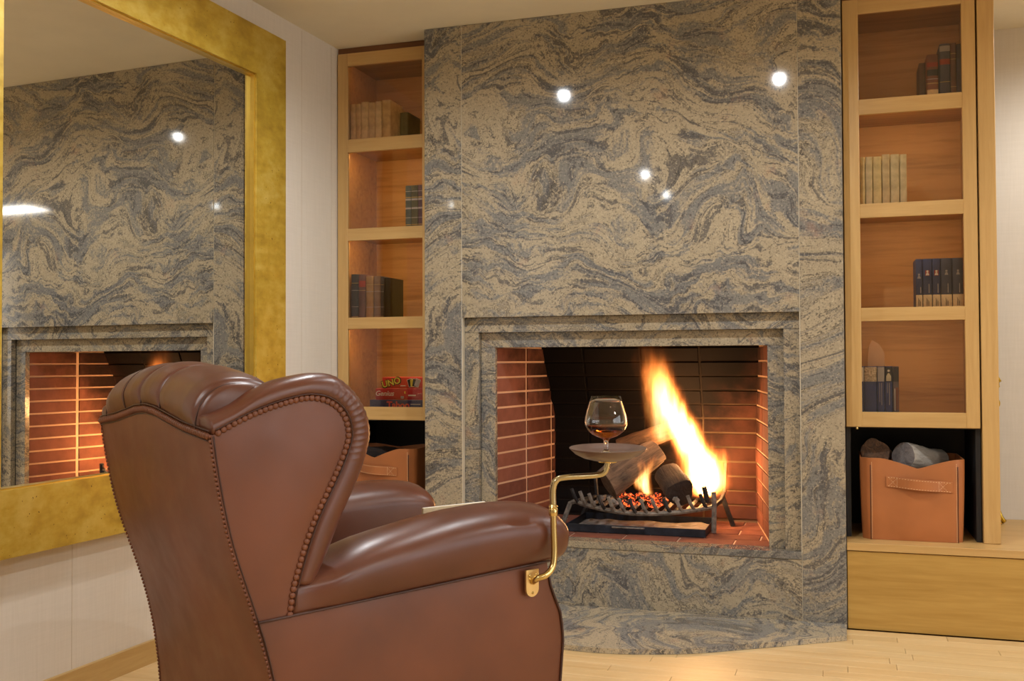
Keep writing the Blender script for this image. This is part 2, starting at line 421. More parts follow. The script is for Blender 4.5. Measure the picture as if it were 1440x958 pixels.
# downlights: some read off reflections or lit wall, others added for ambient light
spots = [(1.30, 4.30), (-.28, 2.96), (-1.436, 3.0), (2.04, 2.96), (-1.44, .48), (1.40, .48), (-1.44, -.56), (1.40, -.8)]
where = ['above the open end of the long bench', 'in front of the chimney, second from the mirror wall', 'in front of the chimney, nearest the mirror wall',
         'added for ambient light above the floor beyond the bench', 'behind the armchair, nearest the mirror wall', 'added for ambient light over the middle of the room', 'at the rear of the room by the mirror wall', 'added for ambient light at the rear of the room, away from the mirror']
for (x, y), wh in zip(spots, where):
    t = thing('ceiling_downlight', 'small round recessed downlight ' + wh, 'ceiling light', (x, y, ZC), 0, 'recessed downlights in the ceiling')
    MB().lathe([(.030, -.002), (.030, -.007), (.046, -.006), (.048, 0), (.030, 0), (.030, -.002)], n=28).build('trim_ring', 'steel', t, True, angle=40)
    MB().lathe([(0, -.003), (.0295, -.003), (.0295, 0), (0, 0)], n=24).build('lens', 'lamp_lens', t)
    ld = bpy.data.lights.new('downlight_lamp', 'SPOT'); ld.energy = SPOT_W; ld.color = (.95, .98, 1.0); ld.shadow_soft_size = .022
    ld.spot_size = math.radians(168); ld.spot_blend = .6
    lo = bpy.data.objects.new('downlight_lamp', ld); link(lo, t); lo.location = (0, 0, -.02)

t = thing('ceiling_panel_light', 'flat rectangular ceiling light panel by the added window', 'ceiling light', (3.26, 1.1, ZC))
MB().box(-.32, .32, -.17, .17, -.022, 0, .003, 1).build('panel_frame', 'steel', t)
MB().box(-.30, .30, -.15, .15, -.0235, -.0215).build('diffuser', 'panel_lens', t)
ld = bpy.data.lights.new('panel_lamp', 'AREA'); ld.shape = 'RECTANGLE'; ld.size = .58; ld.size_y = .28; ld.energy = 40; ld.color = (1, .97, .92)
lo = bpy.data.objects.new('panel_lamp', ld); link(lo, t); lo.location = (0, 0, -.03)

# ================================================================ FIREPLACE (granite chimney breast, steps, firebox)
fp = thing('fireplace', 'polished grey and beige granite chimney breast with a brick-lined open firebox', 'fireplace', ((XCL+XCR)/2, D+.35, 0))
FO = fp.location
def fpart(mb, name, mat, parent=fp, **k):
    return mb.build(name, mat, parent, off=FO, **k)
TK = .03; YBK = YW-.002
st1, st2 = .034, .067            # setbacks of the two steps
in1, in2 = .066, .1325           # insets
J = .0012
# slabs
fpart(MB().box(XCL, XGL-J, D, D+TK, 0, ZC-.001, .0012, 1), 'granite_slab', 'granite_strip')
fpart(MB().box(XGR+J, XCR, D, D+TK, 0, ZC-.001, .0012, 1), 'granite_slab', 'granite_strip')
fpart(MB().box(XGL+J, XGR-J, D, D+TK, ZG, ZC-.001, .0012, 1), 'granite_slab', 'granite_panel')
fpart(MB().box(XGL+J, XGR-J, D, D+TK, 0, SILL-.030, .0012, 1), 'granite_slab', 'granite_panel')
fpart(MB().box(XGL+J, XGR-J, D-.003, D+st2+.03, SILL-.0285, SILL, .0012, 1), 'sill', 'granite_frame')
# joints, a pale thin line set just behind the faces
jm = MB(); jm.box(XGL-J*2, XGL+J*2, D+.002, D+TK, 0, ZC-.002).box(XGR-J*2, XGR+J*2, D+.002, D+TK, 0, ZC-.002).box(XGL, XGR, D+.003, D+TK, SILL-.032, SILL-.027)
fpart(jm, 'joint_filler', 'stone_joint')
# stepped surround : two frames, each of three pieces
def surround(x0, x1, z1, ix, yb, yprev, nm):
    fpart(MB().box(x0, x1, yb, yb+TK, z1-ix, z1, .001, 1), nm, 'granite_frame')
    fpart(MB().box(x0, x0+ix, yb, yb+TK, SILL, z1-ix-.0006, .001, 1), nm, 'granite_frame')
    fpart(MB().box(x1-ix, x1, yb, yb+TK, SILL, z1-ix-.0006, .001, 1), nm, 'granite_frame')
surround(XGL, XGR, ZG, in1, D+st1, D, 'surround_slab')
surround(XGL+in1, XGR-in1, ZG-in1, in1, D+st2, D+st1, 'surround_slab')
# returns (sides of the chimney) and breast above
fpart(MB().box(XCL, XCL+.02, D+TK, YBK, 0, ZC-.001), 'chimney_side', 'granite_strip')
fpart(MB().box(XCR-.02, XCR, D+TK, YBK, 0, ZC-.001), 'chimney_side', 'granite_strip')
# firebox : splayed brick walls, back leaning forward above
AL, AR = Vector((XOL, D+st2+TK, 0)), Vector((XOR, D+st2+TK, 0))
BL, BR = Vector((-1.352, 4.927, 0)), Vector((-.3757, 4.927, 0))
ZLEAN = .79; LEAN = .146/.33
fb = fpart(MB().box(-1.62, -.10, D+st2+TK+.001, 5.0, 1.42, 1.45).box(-1.62, -.10, 4.97, 5.0, .2, 1.43).box(-1.62, -1.58, 4.32, 5.0, .2, 1.43).box(-.14, -.10, 4.32, 5.0, .2, 1.43).box(-1.62, -.1, D+st2, 5.0, .18, .262), 'firebox', 'niche_black')
BH, BLEN, MG = .0679, .278, .0095
Zj0 = .304
def yback(z): return 4.927 - max(0, z-ZLEAN)*LEAN
# mortar beds
def wall_pt(A, B, s, z, off):
    d = (B-A).normalized(); n = Vector((d.y, -d.x, 0));  n = n if n.x*(1 if A.x < -.8 else -1) > 0 else -n
    return A+d*s+n*off+Vector((0, 0, z))
for A, B in ((AL, BL), (AR, BR)):
    L = (B-A).length+.03
    fpart(MB().prism([wall_pt(A, B, 0, SILL, -.006), wall_pt(A, B, L, SILL, -.006), wall_pt(A, B, L, SILL, -.03), wall_pt(A, B, 0, SILL, -.03)], Vector((0, 0, 1.13))), 'mortar_bed', 'mortar_side', fb)
zt = 1.40
fpart(MB().poly([(-1.50, yback(z)+.006+o, z) for o in (0, .02) for z in (SILL, ZLEAN, zt)]+[(-.23, yback(z)+.006+o, z) for o in (0, .02) for z in (SILL, ZLEAN, zt)],
     [(0, 1, 7, 6), (1, 2, 8, 7), (3, 9, 10, 4), (4, 10, 11, 5), (2, 5, 11, 8), (0, 6, 9, 3), (0, 3, 4, 1), (1, 4, 5, 2), (6, 7, 10, 9), (7, 8, 11, 10)]), 'mortar_bed', 'mortar_back', fb)
def brickmesh(c, L, h, t, wob=.0012):
    """outline corners c: 4 points on the face; pushed back by t along normal"""
    n = (c[1]-c[0]).cross(c[3]-c[0]).normalized()
    return n
def brick_obj(corners, inward, mat, proud=0.):
    f = [Vector(p)+inward*proud for p in corners]; bk = [Vector(p)-inward*.016 for p in corners]
    ctr = sum((Vector(p) for p in corners), Vector())/4
    fi = [p+(ctr-p).normalized()*.0022-inward*0. for p in f]; fo = [p-inward*.0018 for p in f]
    pts = fi+fo+bk; fc = [(0, 1, 2, 3)]
    for i in range(4):
        j = (i+1) % 4; fc += [(i, i+4, j+4, j), (i+4, i+8, j+8, j+4)]
    fpart(MB().poly(pts, fc), 'brick', mat, fb)
for A, B in ((AL, BL), (AR, BR)):
    d = (B-A).normalized(); n = Vector((d.y, -d.x, 0)); n = n if n.x*(1 if A.x < -.8 else -1) > 0 else -n
    Lw = (B-A).length
    joints = [0, .2966, .5747, Lw+.02]
    for k in range(-1, 16):
        z0 = max(SILL, Zj0+k*BH+MG/2); z1 = Zj0+(k+1)*BH-MG/2
        if z1-z0 < .012: continue
        for s0, s1 in zip(joints, joints[1:]):
            q0 = s0+(.010 if s0 else 0); q1 = s1-(.010 if s1 < Lw else 0)
            brick_obj([wall_pt(A, B, q0, z0, 0), wall_pt(A, B, q1, z0, 0), wall_pt(A, B, q1, z1, 0), wall_pt(A, B, q0, z1, 0)], n, 'brick_side', random.uniform(-.0012, .0012))
bj = [-1.454, -1.176, -.898, -.62, -.342, -.25]
for k in range(-1, 16):
    z0 = max(SILL, Zj0+k*BH+MG/2); z1 = Zj0+(k+1)*BH-MG/2
    if z1-z0 < .012: continue
    for x0, x1 in zip(bj, bj[1:]):
        inw = Vector((0, -1, -LEAN if z0 > ZLEAN-.02 else 0)).normalized()
        c = [Vector((x0+MG/2, yback(z0), z0)), Vector((x1-MG/2, yback(z0), z0)), Vector((x1-MG/2, yback(z1), z1)), Vector((x0+MG/2, yback(z1), z1))]
        brick_obj(c, inw, 'brick_back', random.uniform(-.0015, .0015))
# hearth bricks inside, flush with the sill
fpart(MB().box(-1.6, -.12, D+st2+.03, 4.99, .263, SILL-.005), 'mortar_bed', 'mortar_side', fb)
yr = D+st2+.032; rr = 0
while yr < 4.93:
    y1 = min(yr+.13, 4.95); x = -1.60+(.10 if rr % 2 else 0)
    while x < -.14:
        x1 = min(x+.235, -.13)
        c = [Vector((x+.004, yr+.004, SILL)), Vector((x1-.004, yr+.004, SILL)), Vector((x1-.004, y1-.004, SILL)), Vector((x+.004, y1-.004, SILL))]
        brick_obj(c, Vector((0, 0, 1)), 'brick_floor', random.uniform(-.001, .0002)); x = x1
    yr = y1; rr += 1
# bowed hearth slab on the floor
hp = [(-1.83, 4.049), (-1.65, 3.93), (-1.46, 3.815), (-1.28, 3.715), (-1.10, 3.65), (-.965, 3.624), (-.82, 3.618), (-.662, 3.65), (-.5, 3.712), (-.344, 3.81), (-.149, 3.936), (.019, 4.049)]
arc = spline([(x, y, 0) for x, y in hp], 60)
out = [Vector((XCL-.02, D-.002, .001)), Vector((XCL-.02, 4.10, .001))]+[Vector((max(p.x, XCL-.02), p.y, .001)) for p in arc[3:]]+[Vector((.020, D-.002, .001))]
hb = MB().prism(out, Vector((0, 0, .019)))
hs = hb.build('hearth_slab', 'granite_hearth'); tag(hs, 'bow-fronted polished granite hearth slab on the floor before the fireplace', 'hearth')
hs.location.z = 0

# ================================================================ MIRROR on the left wall
mi = thing('wall_mirror', 'large wall mirror in a wide flat gold-leaf frame behind the armchair', 'mirror', on_wall(-.32, .03, 1.457))
MO = Vector(mi.location)
def mpart(mb, name, mat, **k): return mb.build(name, mat, mi, off=MO, **k)
A0, A1, Z0_, Z1_ = -.955, .309, .686, 2.228; FWD = .214; FZ = .197; G = .03
def wq(al, off, z): return on_wall(al, off, z)
def mbox(a0, a1, z0, z1, o0, o1, name, mat, miter=None):
    pts = [(a0, z0), (a1, z0), (a1, z1), (a0, z1)] if miter is None else miter
    mpart(MB().prism([wq(a_, o0, z_) for a_, z_ in pts], WN*(o1-o0)), name, mat)
mbox(A0-.01, A1+.01, Z0_-.01, Z1_+.01, G-.005, G, 'mirror_glass', 'mirror_glass')
oa0, oa1, oz0, oz1 = A0-FWD, A1+FWD, Z0_-FZ, Z1_+FZ
e = .0004
mbox(0, 0, 0, 0, .002, .058, 'frame_rail', 'gold_leaf', [(oa0, oz1), (oa1, oz1), (A1, Z1_), (A0, Z1_)])
mbox(0, 0, 0, 0, .002, .058, 'frame_rail', 'gold_leaf', [(oa0, oz0), (A0, Z0_), (A1, Z0_), (oa1, oz0)])
mbox(0, 0, 0, 0, .002, .058, 'frame_stile', 'gold_leaf', [(oa0, oz0+e), (oa0, oz1-e), (A0, Z1_-e), (A0, Z0_+e)])
mbox(0, 0, 0, 0, .002, .058, 'frame_stile', 'gold_leaf', [(oa1, oz0+e), (A1, Z0_+e), (A1, Z1_-e), (oa1, oz1-e)])
im = MB()
for (a0, a1, z0, z1) in ((A0, A0+.005, Z0_, Z1_), (A1-.005, A1, Z0_, Z1_), (A0, A1, Z0_, Z0_+.005), (A0, A1, Z1_-.005, Z1_)):
    im.prism([wq(a0, G, z0), wq(a1, G, z0), wq(a1, G, z1), wq(a0, G, z1)], WN*.018)
mpart(im, 'inner_bead', 'gold_edge')

# ================================================================ BENCHES under the bookcases
def bench(x0, x1, label, joint=None):
    t = thing('low_bench', label, 'bench', ((x0+x1)/2, 4.6, 0)); O = t.location
    MB().box(x0, x1, D+.002, YW-.002, BENCH-.030, BENCH, .0015, 1).build('bench_top', 'oak_h', t, off=O)
    MB().box(x0, x1, D+.024, YW-.002, .001, BENCH-.031).build('carcass', 'oak_drawer', t, off=O)
    xs = [x0]+(joint or [])+[x1]
    for a_, b_ in zip(xs, xs[1:]):
        MB().box(a_+.001, b_-.001, D+.008, D+.028, .002, BENCH-.0335, .001, 1).build('drawer_front', 'oak_drawer', t, off=O)
    return t
bench(XCR+.002, 2.35, 'long low oak bench with plain drawer fronts under the bookcase with the end panel', [1.25])
bench(-2.266, XCL-.002, 'short oak bench squeezed between mirror wall and chimney')

# ================================================================ BOOKCASES
RZ = [(2.462, 2.522), (2.049, 2.111), (1.629, 1.686), (1.211, 1.265), (.785, .845)]
lightables = []
def bookcase(x0, x1, xi0, xi1, label, endpanel=None):
    t = thing('bookcase', label, 'bookcase', ((x0+x1)/2, (YF+YB)/2, BENCH)); O = t.location
    P = lambda mb, n, m, par=t, **k: mb.build(n, m, par, off=O, **k)
    zb, ztp = RZ[4][0]-.002, 2.522
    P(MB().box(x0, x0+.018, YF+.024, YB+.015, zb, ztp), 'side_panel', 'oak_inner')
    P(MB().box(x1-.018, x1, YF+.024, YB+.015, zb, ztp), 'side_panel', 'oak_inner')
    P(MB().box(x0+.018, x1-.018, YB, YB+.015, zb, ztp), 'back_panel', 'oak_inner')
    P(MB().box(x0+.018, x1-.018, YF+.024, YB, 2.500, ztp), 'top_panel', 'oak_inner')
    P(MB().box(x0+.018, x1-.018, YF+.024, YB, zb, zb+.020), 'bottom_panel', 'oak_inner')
    P(MB().box(x0, x1, YF+.012, YF+.035, 2.524, ZC-.001), 'cornice', 'oak_dark')
    for lo, hi in RZ[1:4]:
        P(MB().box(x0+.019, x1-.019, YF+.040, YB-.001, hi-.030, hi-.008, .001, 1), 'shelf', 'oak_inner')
    # black-lined niche below
    lin = MB(); lin.box(x0, x0+.018, YF+.024, YB+.014, BENCH+.001, zb-.001).box(x1-.018, x1, YF+.024, YB+.014, BENCH+.001, zb-.001).box(x0+.018, x1-.018, YB-.005, YB+.014, BENCH+.001, zb).box(x0+.018, x1-.018, YF+.026, YB, zb-.004, zb)
    P(lin, 'niche_lining', 'niche_black')
    # door
    d = MB(); d.box(x0+.002, xi0, YF, YF+.022, RZ[4][0], ztp, .0015, 1).box(xi1, x1-.002, YF, YF+.022, RZ[4][0], ztp, .0015, 1)
    do = P(d, 'door', 'oak_v')
    for lo, hi in RZ:
        P(MB().box(xi0-.0005, xi1+.0005, YF+.0004, YF+.0216, lo, hi, .0012, 1), 'door_rail', 'oak_h', do)
    for (lo, hi), (lo2, hi2) in zip(RZ, RZ[1:]):
        P(MB().box(xi0-.004, xi1+.004, YF+.012, YF+.016, hi2-.004, lo+.004), 'glass_pane', 'cabinet_glass', do)
    kn = MB().lathe([(0, -.006), (.006, -.005), (.005, 0), (.003, .006), (0, .006)], (xi0-.02, YF-.004, RZ[4][0]-.004), 12)
    P(kn, 'door_catch', 'brass', do, smooth=True)
    # warm light strip behind each rail, shining down into the compartment
    for (lo, hi) in RZ[:4]:
        zt_ = lo+.004 if hi < 2.5 else 2.494
        P(MB().box(x0+.05, x1-.05, YF+.0265, YF+.036, zt_+.001, zt_+.007), 'light_strip', 'strip_lens')
        ld = bpy.data.lights.new('strip_lamp', 'AREA'); ld.shape = 'RECTANGLE'; ld.size = x1-x0-.12; ld.size_y = .008
        ld.energy = CAB_W*(.08 if hi > 2.5 else .8); ld.color = (1, .70, .36)
        lo_ = bpy.data.objects.new('strip_lamp', ld); link(lo_, t); lo_.location = Vector(((x0+x1)/2, YF+.034, zt_))-O; lo_.rotation_euler = (math.radians(28), 0, 0)
    if endpanel:
        P(MB().box(endpanel[0], endpanel[1], YF-.004, YB+.015, BENCH+.001, ZC-.001, .0015, 1), 'end_panel', 'oak_v')
    return t
bookcase(-2.262, XCL-.003, -2.208, -1.826, 'tall oak bookcase with glass door between mirror wall and chimney')
bookcase(.026, .527, .089, .4745, 'tall oak bookcase with glass door and thick oak end panel', (.531, .592))

# ---------------------------------------------------------------- books
def bookmat(key, c, rough=.6):
    if key not in M: plain(key, c, rough, 0, .12, 30)
    return key
plain('card_reflection', srgb(150, 122, 104), .8)
plain('paper', srgb(226, 210, 176), .9, 0, .05, 90)
plain('print_white', srgb(240, 236, 228), .7); plain('print_gold', srgb(196, 168, 104), .5); plain('print_red', srgb(170, 60, 50), .6)
plain('print_dark', srgb(52, 50, 54), .7); plain('print_photo', srgb(206, 188, 166), .7, 0, .35, 160); plain('print_yellow', srgb(240, 226, 90), .6)
plain('print_grey', srgb(182, 180, 186), .7); plain('print_black', srgb(24, 22, 24), .6); plain('print_pink', srgb(232, 96, 100), .6)
def book(x0, x1, z0, h, mat, label, group, y=4.40, depth=.15, bands=(), tilt=0., parts=None, spine_round=.25):
    wv = x1-x0; t = thing('book', label, 'book', ((x0+x1)/2, y+depth/2, z0+.0006), 0, group)
    hw = wv/2-.0006; fy = -depth/2
    # cover: spine with a soft curve and two boards
    m = MB(); n = 8; rd = min(.006, hw*spine_round)
    prof = [(-hw, depth/2), (-hw, fy+rd)]+[(-hw*math.cos(math.pi*k/n), fy+rd-rd*math.sin(math.pi*k/n)) for k in range(1, n)]+[(hw, fy+rd), (hw, depth/2)]
    th = min(.0028, hw*.3)
    inn = [(hw-th, depth/2), (hw-th, fy+rd+th), (-hw+th, fy+rd+th), (-hw+th, depth/2)]
    m.prism([Vector((px, py, 0)) for px, py in prof+inn], Vector((0, 0, h)))
    co = m.build('cover', mat, t, True, angle=50)
    MB().box(-hw+th+.0003, hw-th-.0003, fy+rd+th+.0005, depth/2-.006, .003, h-.004).build('pages', 'paper', t)
    for (za, zb, bm_) in bands:     # printed or tooled bands, lying on the spine curve
        b = MB(); e_ = .0007
        o1 = [(-(hw+.0002)*math.cos(math.pi*k/n), fy+rd-(rd+e_)*math.sin(math.pi*k/n)) for k in range(0, n+1)]
        o2 = [(-(hw-.0006)*math.cos(math.pi*k/n), fy+rd-(rd-.0006)*math.sin(math.pi*k/n)) for k in range(n, -1, -1)]
        b.prism([Vector((px, py, za*h)) for px, py in o1+o2], Vector((0, 0, (zb-za)*h)))
        b.build('spine_band', bm_, co, True, angle=50)
    if tilt: t.rotation_euler = (0, tilt, 0)
    return t, co, (0, fy-.0010, h)
def spine_text(co, s, h, zc, size, mat, yv, sx=1.):
    return text_mesh('spine_title', s, size, mat, co, (0, yv, zc), (math.pi/2, math.pi/2, 0), .0004, sx=sx)
SH = [2.103, 1.678, 1.257, .803]      # shelf tops, first to bottom
SH[3] = RZ[4][0]-.002+.020
# upper left: six cream books and a dark one
bookmat('cream_a', srgb(222, 196, 148)); bookmat('cream_b', srgb(234, 210, 164)); bookmat('olive_dark', srgb(84, 78, 54))
g = 'cream books on the first shelf by the mirror wall'
ed = [-2.226, -2.196, -2.169, -2.130, -2.094, -2.060, -2.013]
for i, (a_, b_) in enumerate(zip(ed, ed[1:])):
    book(a_, b_-.0015, SH[0], .192+.003*(i % 3)-(.004 if i == 1 else 0), 'cream_a' if i % 2 else 'cream_b', 'plain cream book in the row on the topmost shelf beside the mirror wall', g, y=4.412)
book(-2.005, -1.962, SH[0], .155, 'olive_dark', 'short dark olive book right of the cream row', 'cream books on the first shelf by the mirror wall', y=4.50)
# second shelf left: three old dark books
bookmat('teal_old', srgb(78, 94, 98)); bookmat('green_old', srgb(84, 88, 72)); bookmat('violet_old', srgb(88, 66, 92))
g = 'old dark books leaning on the chimney side'
for a_, b_, mt, lb in ((-1.938, -1.909, 'teal_old', 'old blue-green book with rubbed gilt bands'), (-1.908, -1.874, 'green_old', 'old grey-green book between blue-green and violet ones'), (-1.873, -1.848, 'violet_old', 'old violet book against the side of the case')):
    book(a_, b_, SH[1], .207, mt, lb, g, y=4.41, bands=[(.10, .115, 'print_gold'), (.26, .27, 'print_grey'), (.46, .50, 'print_grey'), (.66, .70, 'print_grey'), (.72, .735, 'print_gold'), (.86, .87, 'print_grey')])
# third shelf left: six old books
for k, c in dict(ink=(60, 68, 84), plum=(112, 78, 78), tan=(176, 142, 96), taupe=(138, 112, 94), slate=(80, 80, 86), black=(36, 28, 28)).items(): bookmat('old_'+k, srgb(*c))
g = 'antique books on the third shelf by the mirror wall'
rowL3 = [(-2.221, -2.183, .218, 'old_ink', 'blue-black antique book with faded gilt tooling'), (-2.182, -2.145, .216, 'old_plum', 'plum leather antique book with red title patch'),
         (-2.144, -2.104, .206, 'old_tan', 'light tan antique book with worn gilt spine'), (-2.103, -2.066, .206, 'old_taupe', 'taupe antique book with faint ribs'),
         (-2.065, -2.049, .203, 'old_slate', 'thin slate antique book'), (-2.048, -2.014, .196, 'old_black', 'nearly black antique book at the end of the row')]
for a_, b_, h_, mt, lb in rowL3:
    bd = [(.06, .072, 'print_gold'), (.28, .29, 'print_grey'), (.64, .65, 'print_grey'), (.80, .81, 'print_gold')]
    if mt == 'old_plum': bd = [(.72, .86, 'print_red'), (.64, .65, 'print_gold')]
    if mt == 'old_black': bd = []
    book(a_, b_, SH[2], h_, mt, lb, g, y=4.41, bands=bd)
# bottom left: three stacked board games
plain('box_red', srgb(222, 56, 46), .45, 0, .04); plain('box_crimson', srgb(196, 36, 50), .45, 0, .04); plain('box_blue', srgb(52, 62, 124), .45, 0, .04)
def game(x0, x1, z0, z1, y0, mat, label, name='board_game'):
    t = thing(name, label, 'board game', ((x0+x1)/2, y0+.1, z0+.0004), 0, 'board games stacked in the bookcase'); hw = (x1-x0)/2; h = z1-z0-.0006
    MB().box(-hw+.0015, hw-.0015, -.0985, .0985, 0, h*.5, .001, 1).build('box_base', mat, t)
    lid = MB().box(-hw, hw, -.1, .1, h*.12, h, .0012, 1).build('box_lid', mat, t)
    return t, lid, hw, h
zq = SH[3]
t, lid, hw, h = game(-2.120, -1.850, zq, .876, 4.405, 'box_blue', 'dark blue board game box lying at the bottom of the stack')
text_mesh('box_lettering', 'Taboo', .044, 'print_pink', lid, (.012, -.1004, h*.66), bold=.0016)
MB().box(.075, .125, -.1006, -.0998, h*.70, h*.76).build('box_print', 'print_grey', lid)
t, lid, hw, h = game(-2.091, -1.850, .876, .930, 4.407, 'box_crimson', 'crimson board game box in the middle of the stack')
text_mesh('box_lettering', 'Genius', .034, 'print_white', lid, (-.074, -.1004, h*.55), (math.pi/2, -.12, 0), shear=.25, bold=.0004)
MB().lathe([(0, -.0005), (.010, -.0005), (.010, .0005), (0, .0005)], n=16).build('box_emblem', 'print_white', lid).location = (.106, -.1003, h*.55)
lid.children[-1].rotation_euler = (math.pi/2, 0, 0)
MB().box(.048, .086, -.1006, -.0998, h*.34, h*.46).build('box_emblem', 'print_white', lid)
MB().box(.010, .026, -.1006, -.0998, h*.12, h*.34, .003).build('box_emblem', 'print_grey', lid)
MB().box(.028, .034, -.1006, -.0998, h*.55, h*.75).build('box_emblem', 'print_yellow', lid)
t, lid, hw, h = game(-2.056, -1.850, .930, .983, 4.409, 'box_red', 'bright red card game box on top of the stack', 'card_game')
pl = text_mesh('box_lettering', 'UNO', .044, 'print_black', lid, (-.056, -.1003, h*.50), (math.pi/2, -.26, 0), bold=.0036)
text_mesh('box_lettering', 'UNO', .042, 'print_yellow', lid, (-.057, -.1009, h*.51), (math.pi/2, -.26, 0), bold=.0010)
MB().box(-.010, .016, -.1006, -.0998, h*.20, h*.27).build('box_print', 'print_white', lid)
for i, (a_, c_) in enumerate(((.30, 'print_dark'), (.08, 'print_yellow'), (-.16, 'print_black'), (-.36, 'print_grey'))):
    w1 = MB().box(-.0125, .0125, -.0006, .0004, -.019, .019, .0002).build('printed_card', 'print_white', lid); w1.location = (.040+.012*i, -.1004-.0003*i, h*.5); w1.rotation_euler = (0, -a_, 0)
    w2 = MB().box(-.0108, .0108, -.0008, -.0003, -.0172, .0172, .0002).build('printed_card', c_, lid); w2.location = w1.location+Vector((0, -.0002, 0)); w2.rotation_euler = (0, -a_, 0)
# upper right: four worn leather volumes
for k, c in dict(rust=(136, 82, 64), umber=(100, 76, 66), indigo=(74, 76, 96), brown=(116, 80, 62), wine=(72, 60, 72)).items(): bookmat('worn_'+k, srgb(*c))
g = 'worn leather volumes on the topmost shelf by the end panel'
book(.326, .350, SH[0], .165, 'worn_umber', 'thin umber leather volume first in the worn row', g, y=4.46)
book(.351, .394, SH[0], .180, 'worn_rust', 'rust leather volume with a yellow block at its foot', g, y=4.40, bands=[(.0, .21, 'cream_b'), (.34, .36, 'print_gold'), (.52, .66, 'print_dark'), (.72, .82, 'print_red'), (.44, .455, 'print_grey')])
book(.400, .440, SH[0], .222, 'worn_indigo', 'tall indigo leather volume with rubbed title', g, y=4.41, bands=[(.62, .72, 'print_red'), (.86, .96, 'print_grey'), (.30, .31, 'print_gold')])
book(.441, .462, SH[0], .222, 'worn_brown', 'tall slim brown leather volume', g, y=4.41, bands=[(.80, .81, 'print_gold'), (.70, .71, 'print_gold'), (.2, .21, 'print_gold')])
book(.463, .486, SH[0], .216, 'worn_wine', 'tall dark wine leather volume beside the door stile', g, y=4.41)
# second right: six pale olive books
bookmat('sage_a', srgb(220, 206, 156)); bookmat('sage_b', srgb(206, 190, 152)); bookmat('sage_c', srgb(212, 202, 166))
g = 'pale olive cloth books on the second shelf by the end panel'
ed = [.090, .113, .142, .177, .209, .245, .273]
for i, (a_, b_) in enumerate(zip(ed, ed[1:])):
    book(a_, b_-.0015, SH[1], .208+(0, .0, -.001, .006, .004, .002)[i], ('sage_a', 'sage_c', 'sage_a', 'sage_b', 'sage_c', 'sage_c')[i], 'pale olive cloth book in the row on the shelf under the worn leather volumes', g, y=4.405)
# third right: five navy books with pale foot bands
bookmat('navy', srgb(62, 76, 124)); bookmat('navy_dark', srgb(74, 82, 108)); bookmat('foot', srgb(240, 228, 200))
g = 'navy books with pale foot bands'
for i, (a_, b_, mt, em, lb) in enumerate(((.300, .326, 'navy', 'print_grey', 'slim navy book with pale foot band and grey emblem'), (.327, .362, 'navy', 'print_white', 'navy book with pale foot band and white figure on red'),
      (.363, .393, 'navy', 'print_white', 'navy book with pale foot band and small red and white emblem'), (.394, .436, 'navy_dark', 'print_grey', 'wide grey-navy book with pale foot band and star emblem'), (.437, .478, 'navy_dark', 'print_grey', 'wide grey-navy book with pale foot band beside the door stile'))):
    t, co, (q, fy, hh) = book(a_, b_-.001, SH[2], .203, mt, lb, g, y=4.405, bands=[(0, .285, 'foot')], spine_round=.15)
    hw = (b_-a_)/2
    zc = hh*(.72 if i else .66)
    if i in (1, 2): MB().box(-.008, .008, fy-.0002, fy+.001, zc-.012, zc+.010).build('spine_emblem', 'print_red', co)
    e1 = MB().lathe([(0, -.0006), (.0042, -.0006), (.0042, .0006), (0, .0006)], n=14).build('spine_emblem', em, co); e1.location = (0, fy-.0004, zc+.006); e1.rotation_euler = (math.pi/2, 0, 0)
    MB().prism([Vector((-.007, fy-.0003, zc-.010)), Vector((.007, fy-.0003, zc-.010)), Vector((.003, fy-.0003, zc+.001)), Vector((-.003, fy-.0003, zc+.001))], Vector((0, .001, 0))).build('spine_emblem', em, co)
    MB().box(.004, .007, fy-.0002, fy+.001, hh*.32, hh*(.50 if i else .44)).build('spine_title', 'print_grey', co)
    for q_ in range(3): MB().box(-.004+q_*.004, -.0025+q_*.004, fy-.0009, fy+.001, hh*.06, hh*(.22-.03*q_)).build('foot_print', 'print_dark', co)
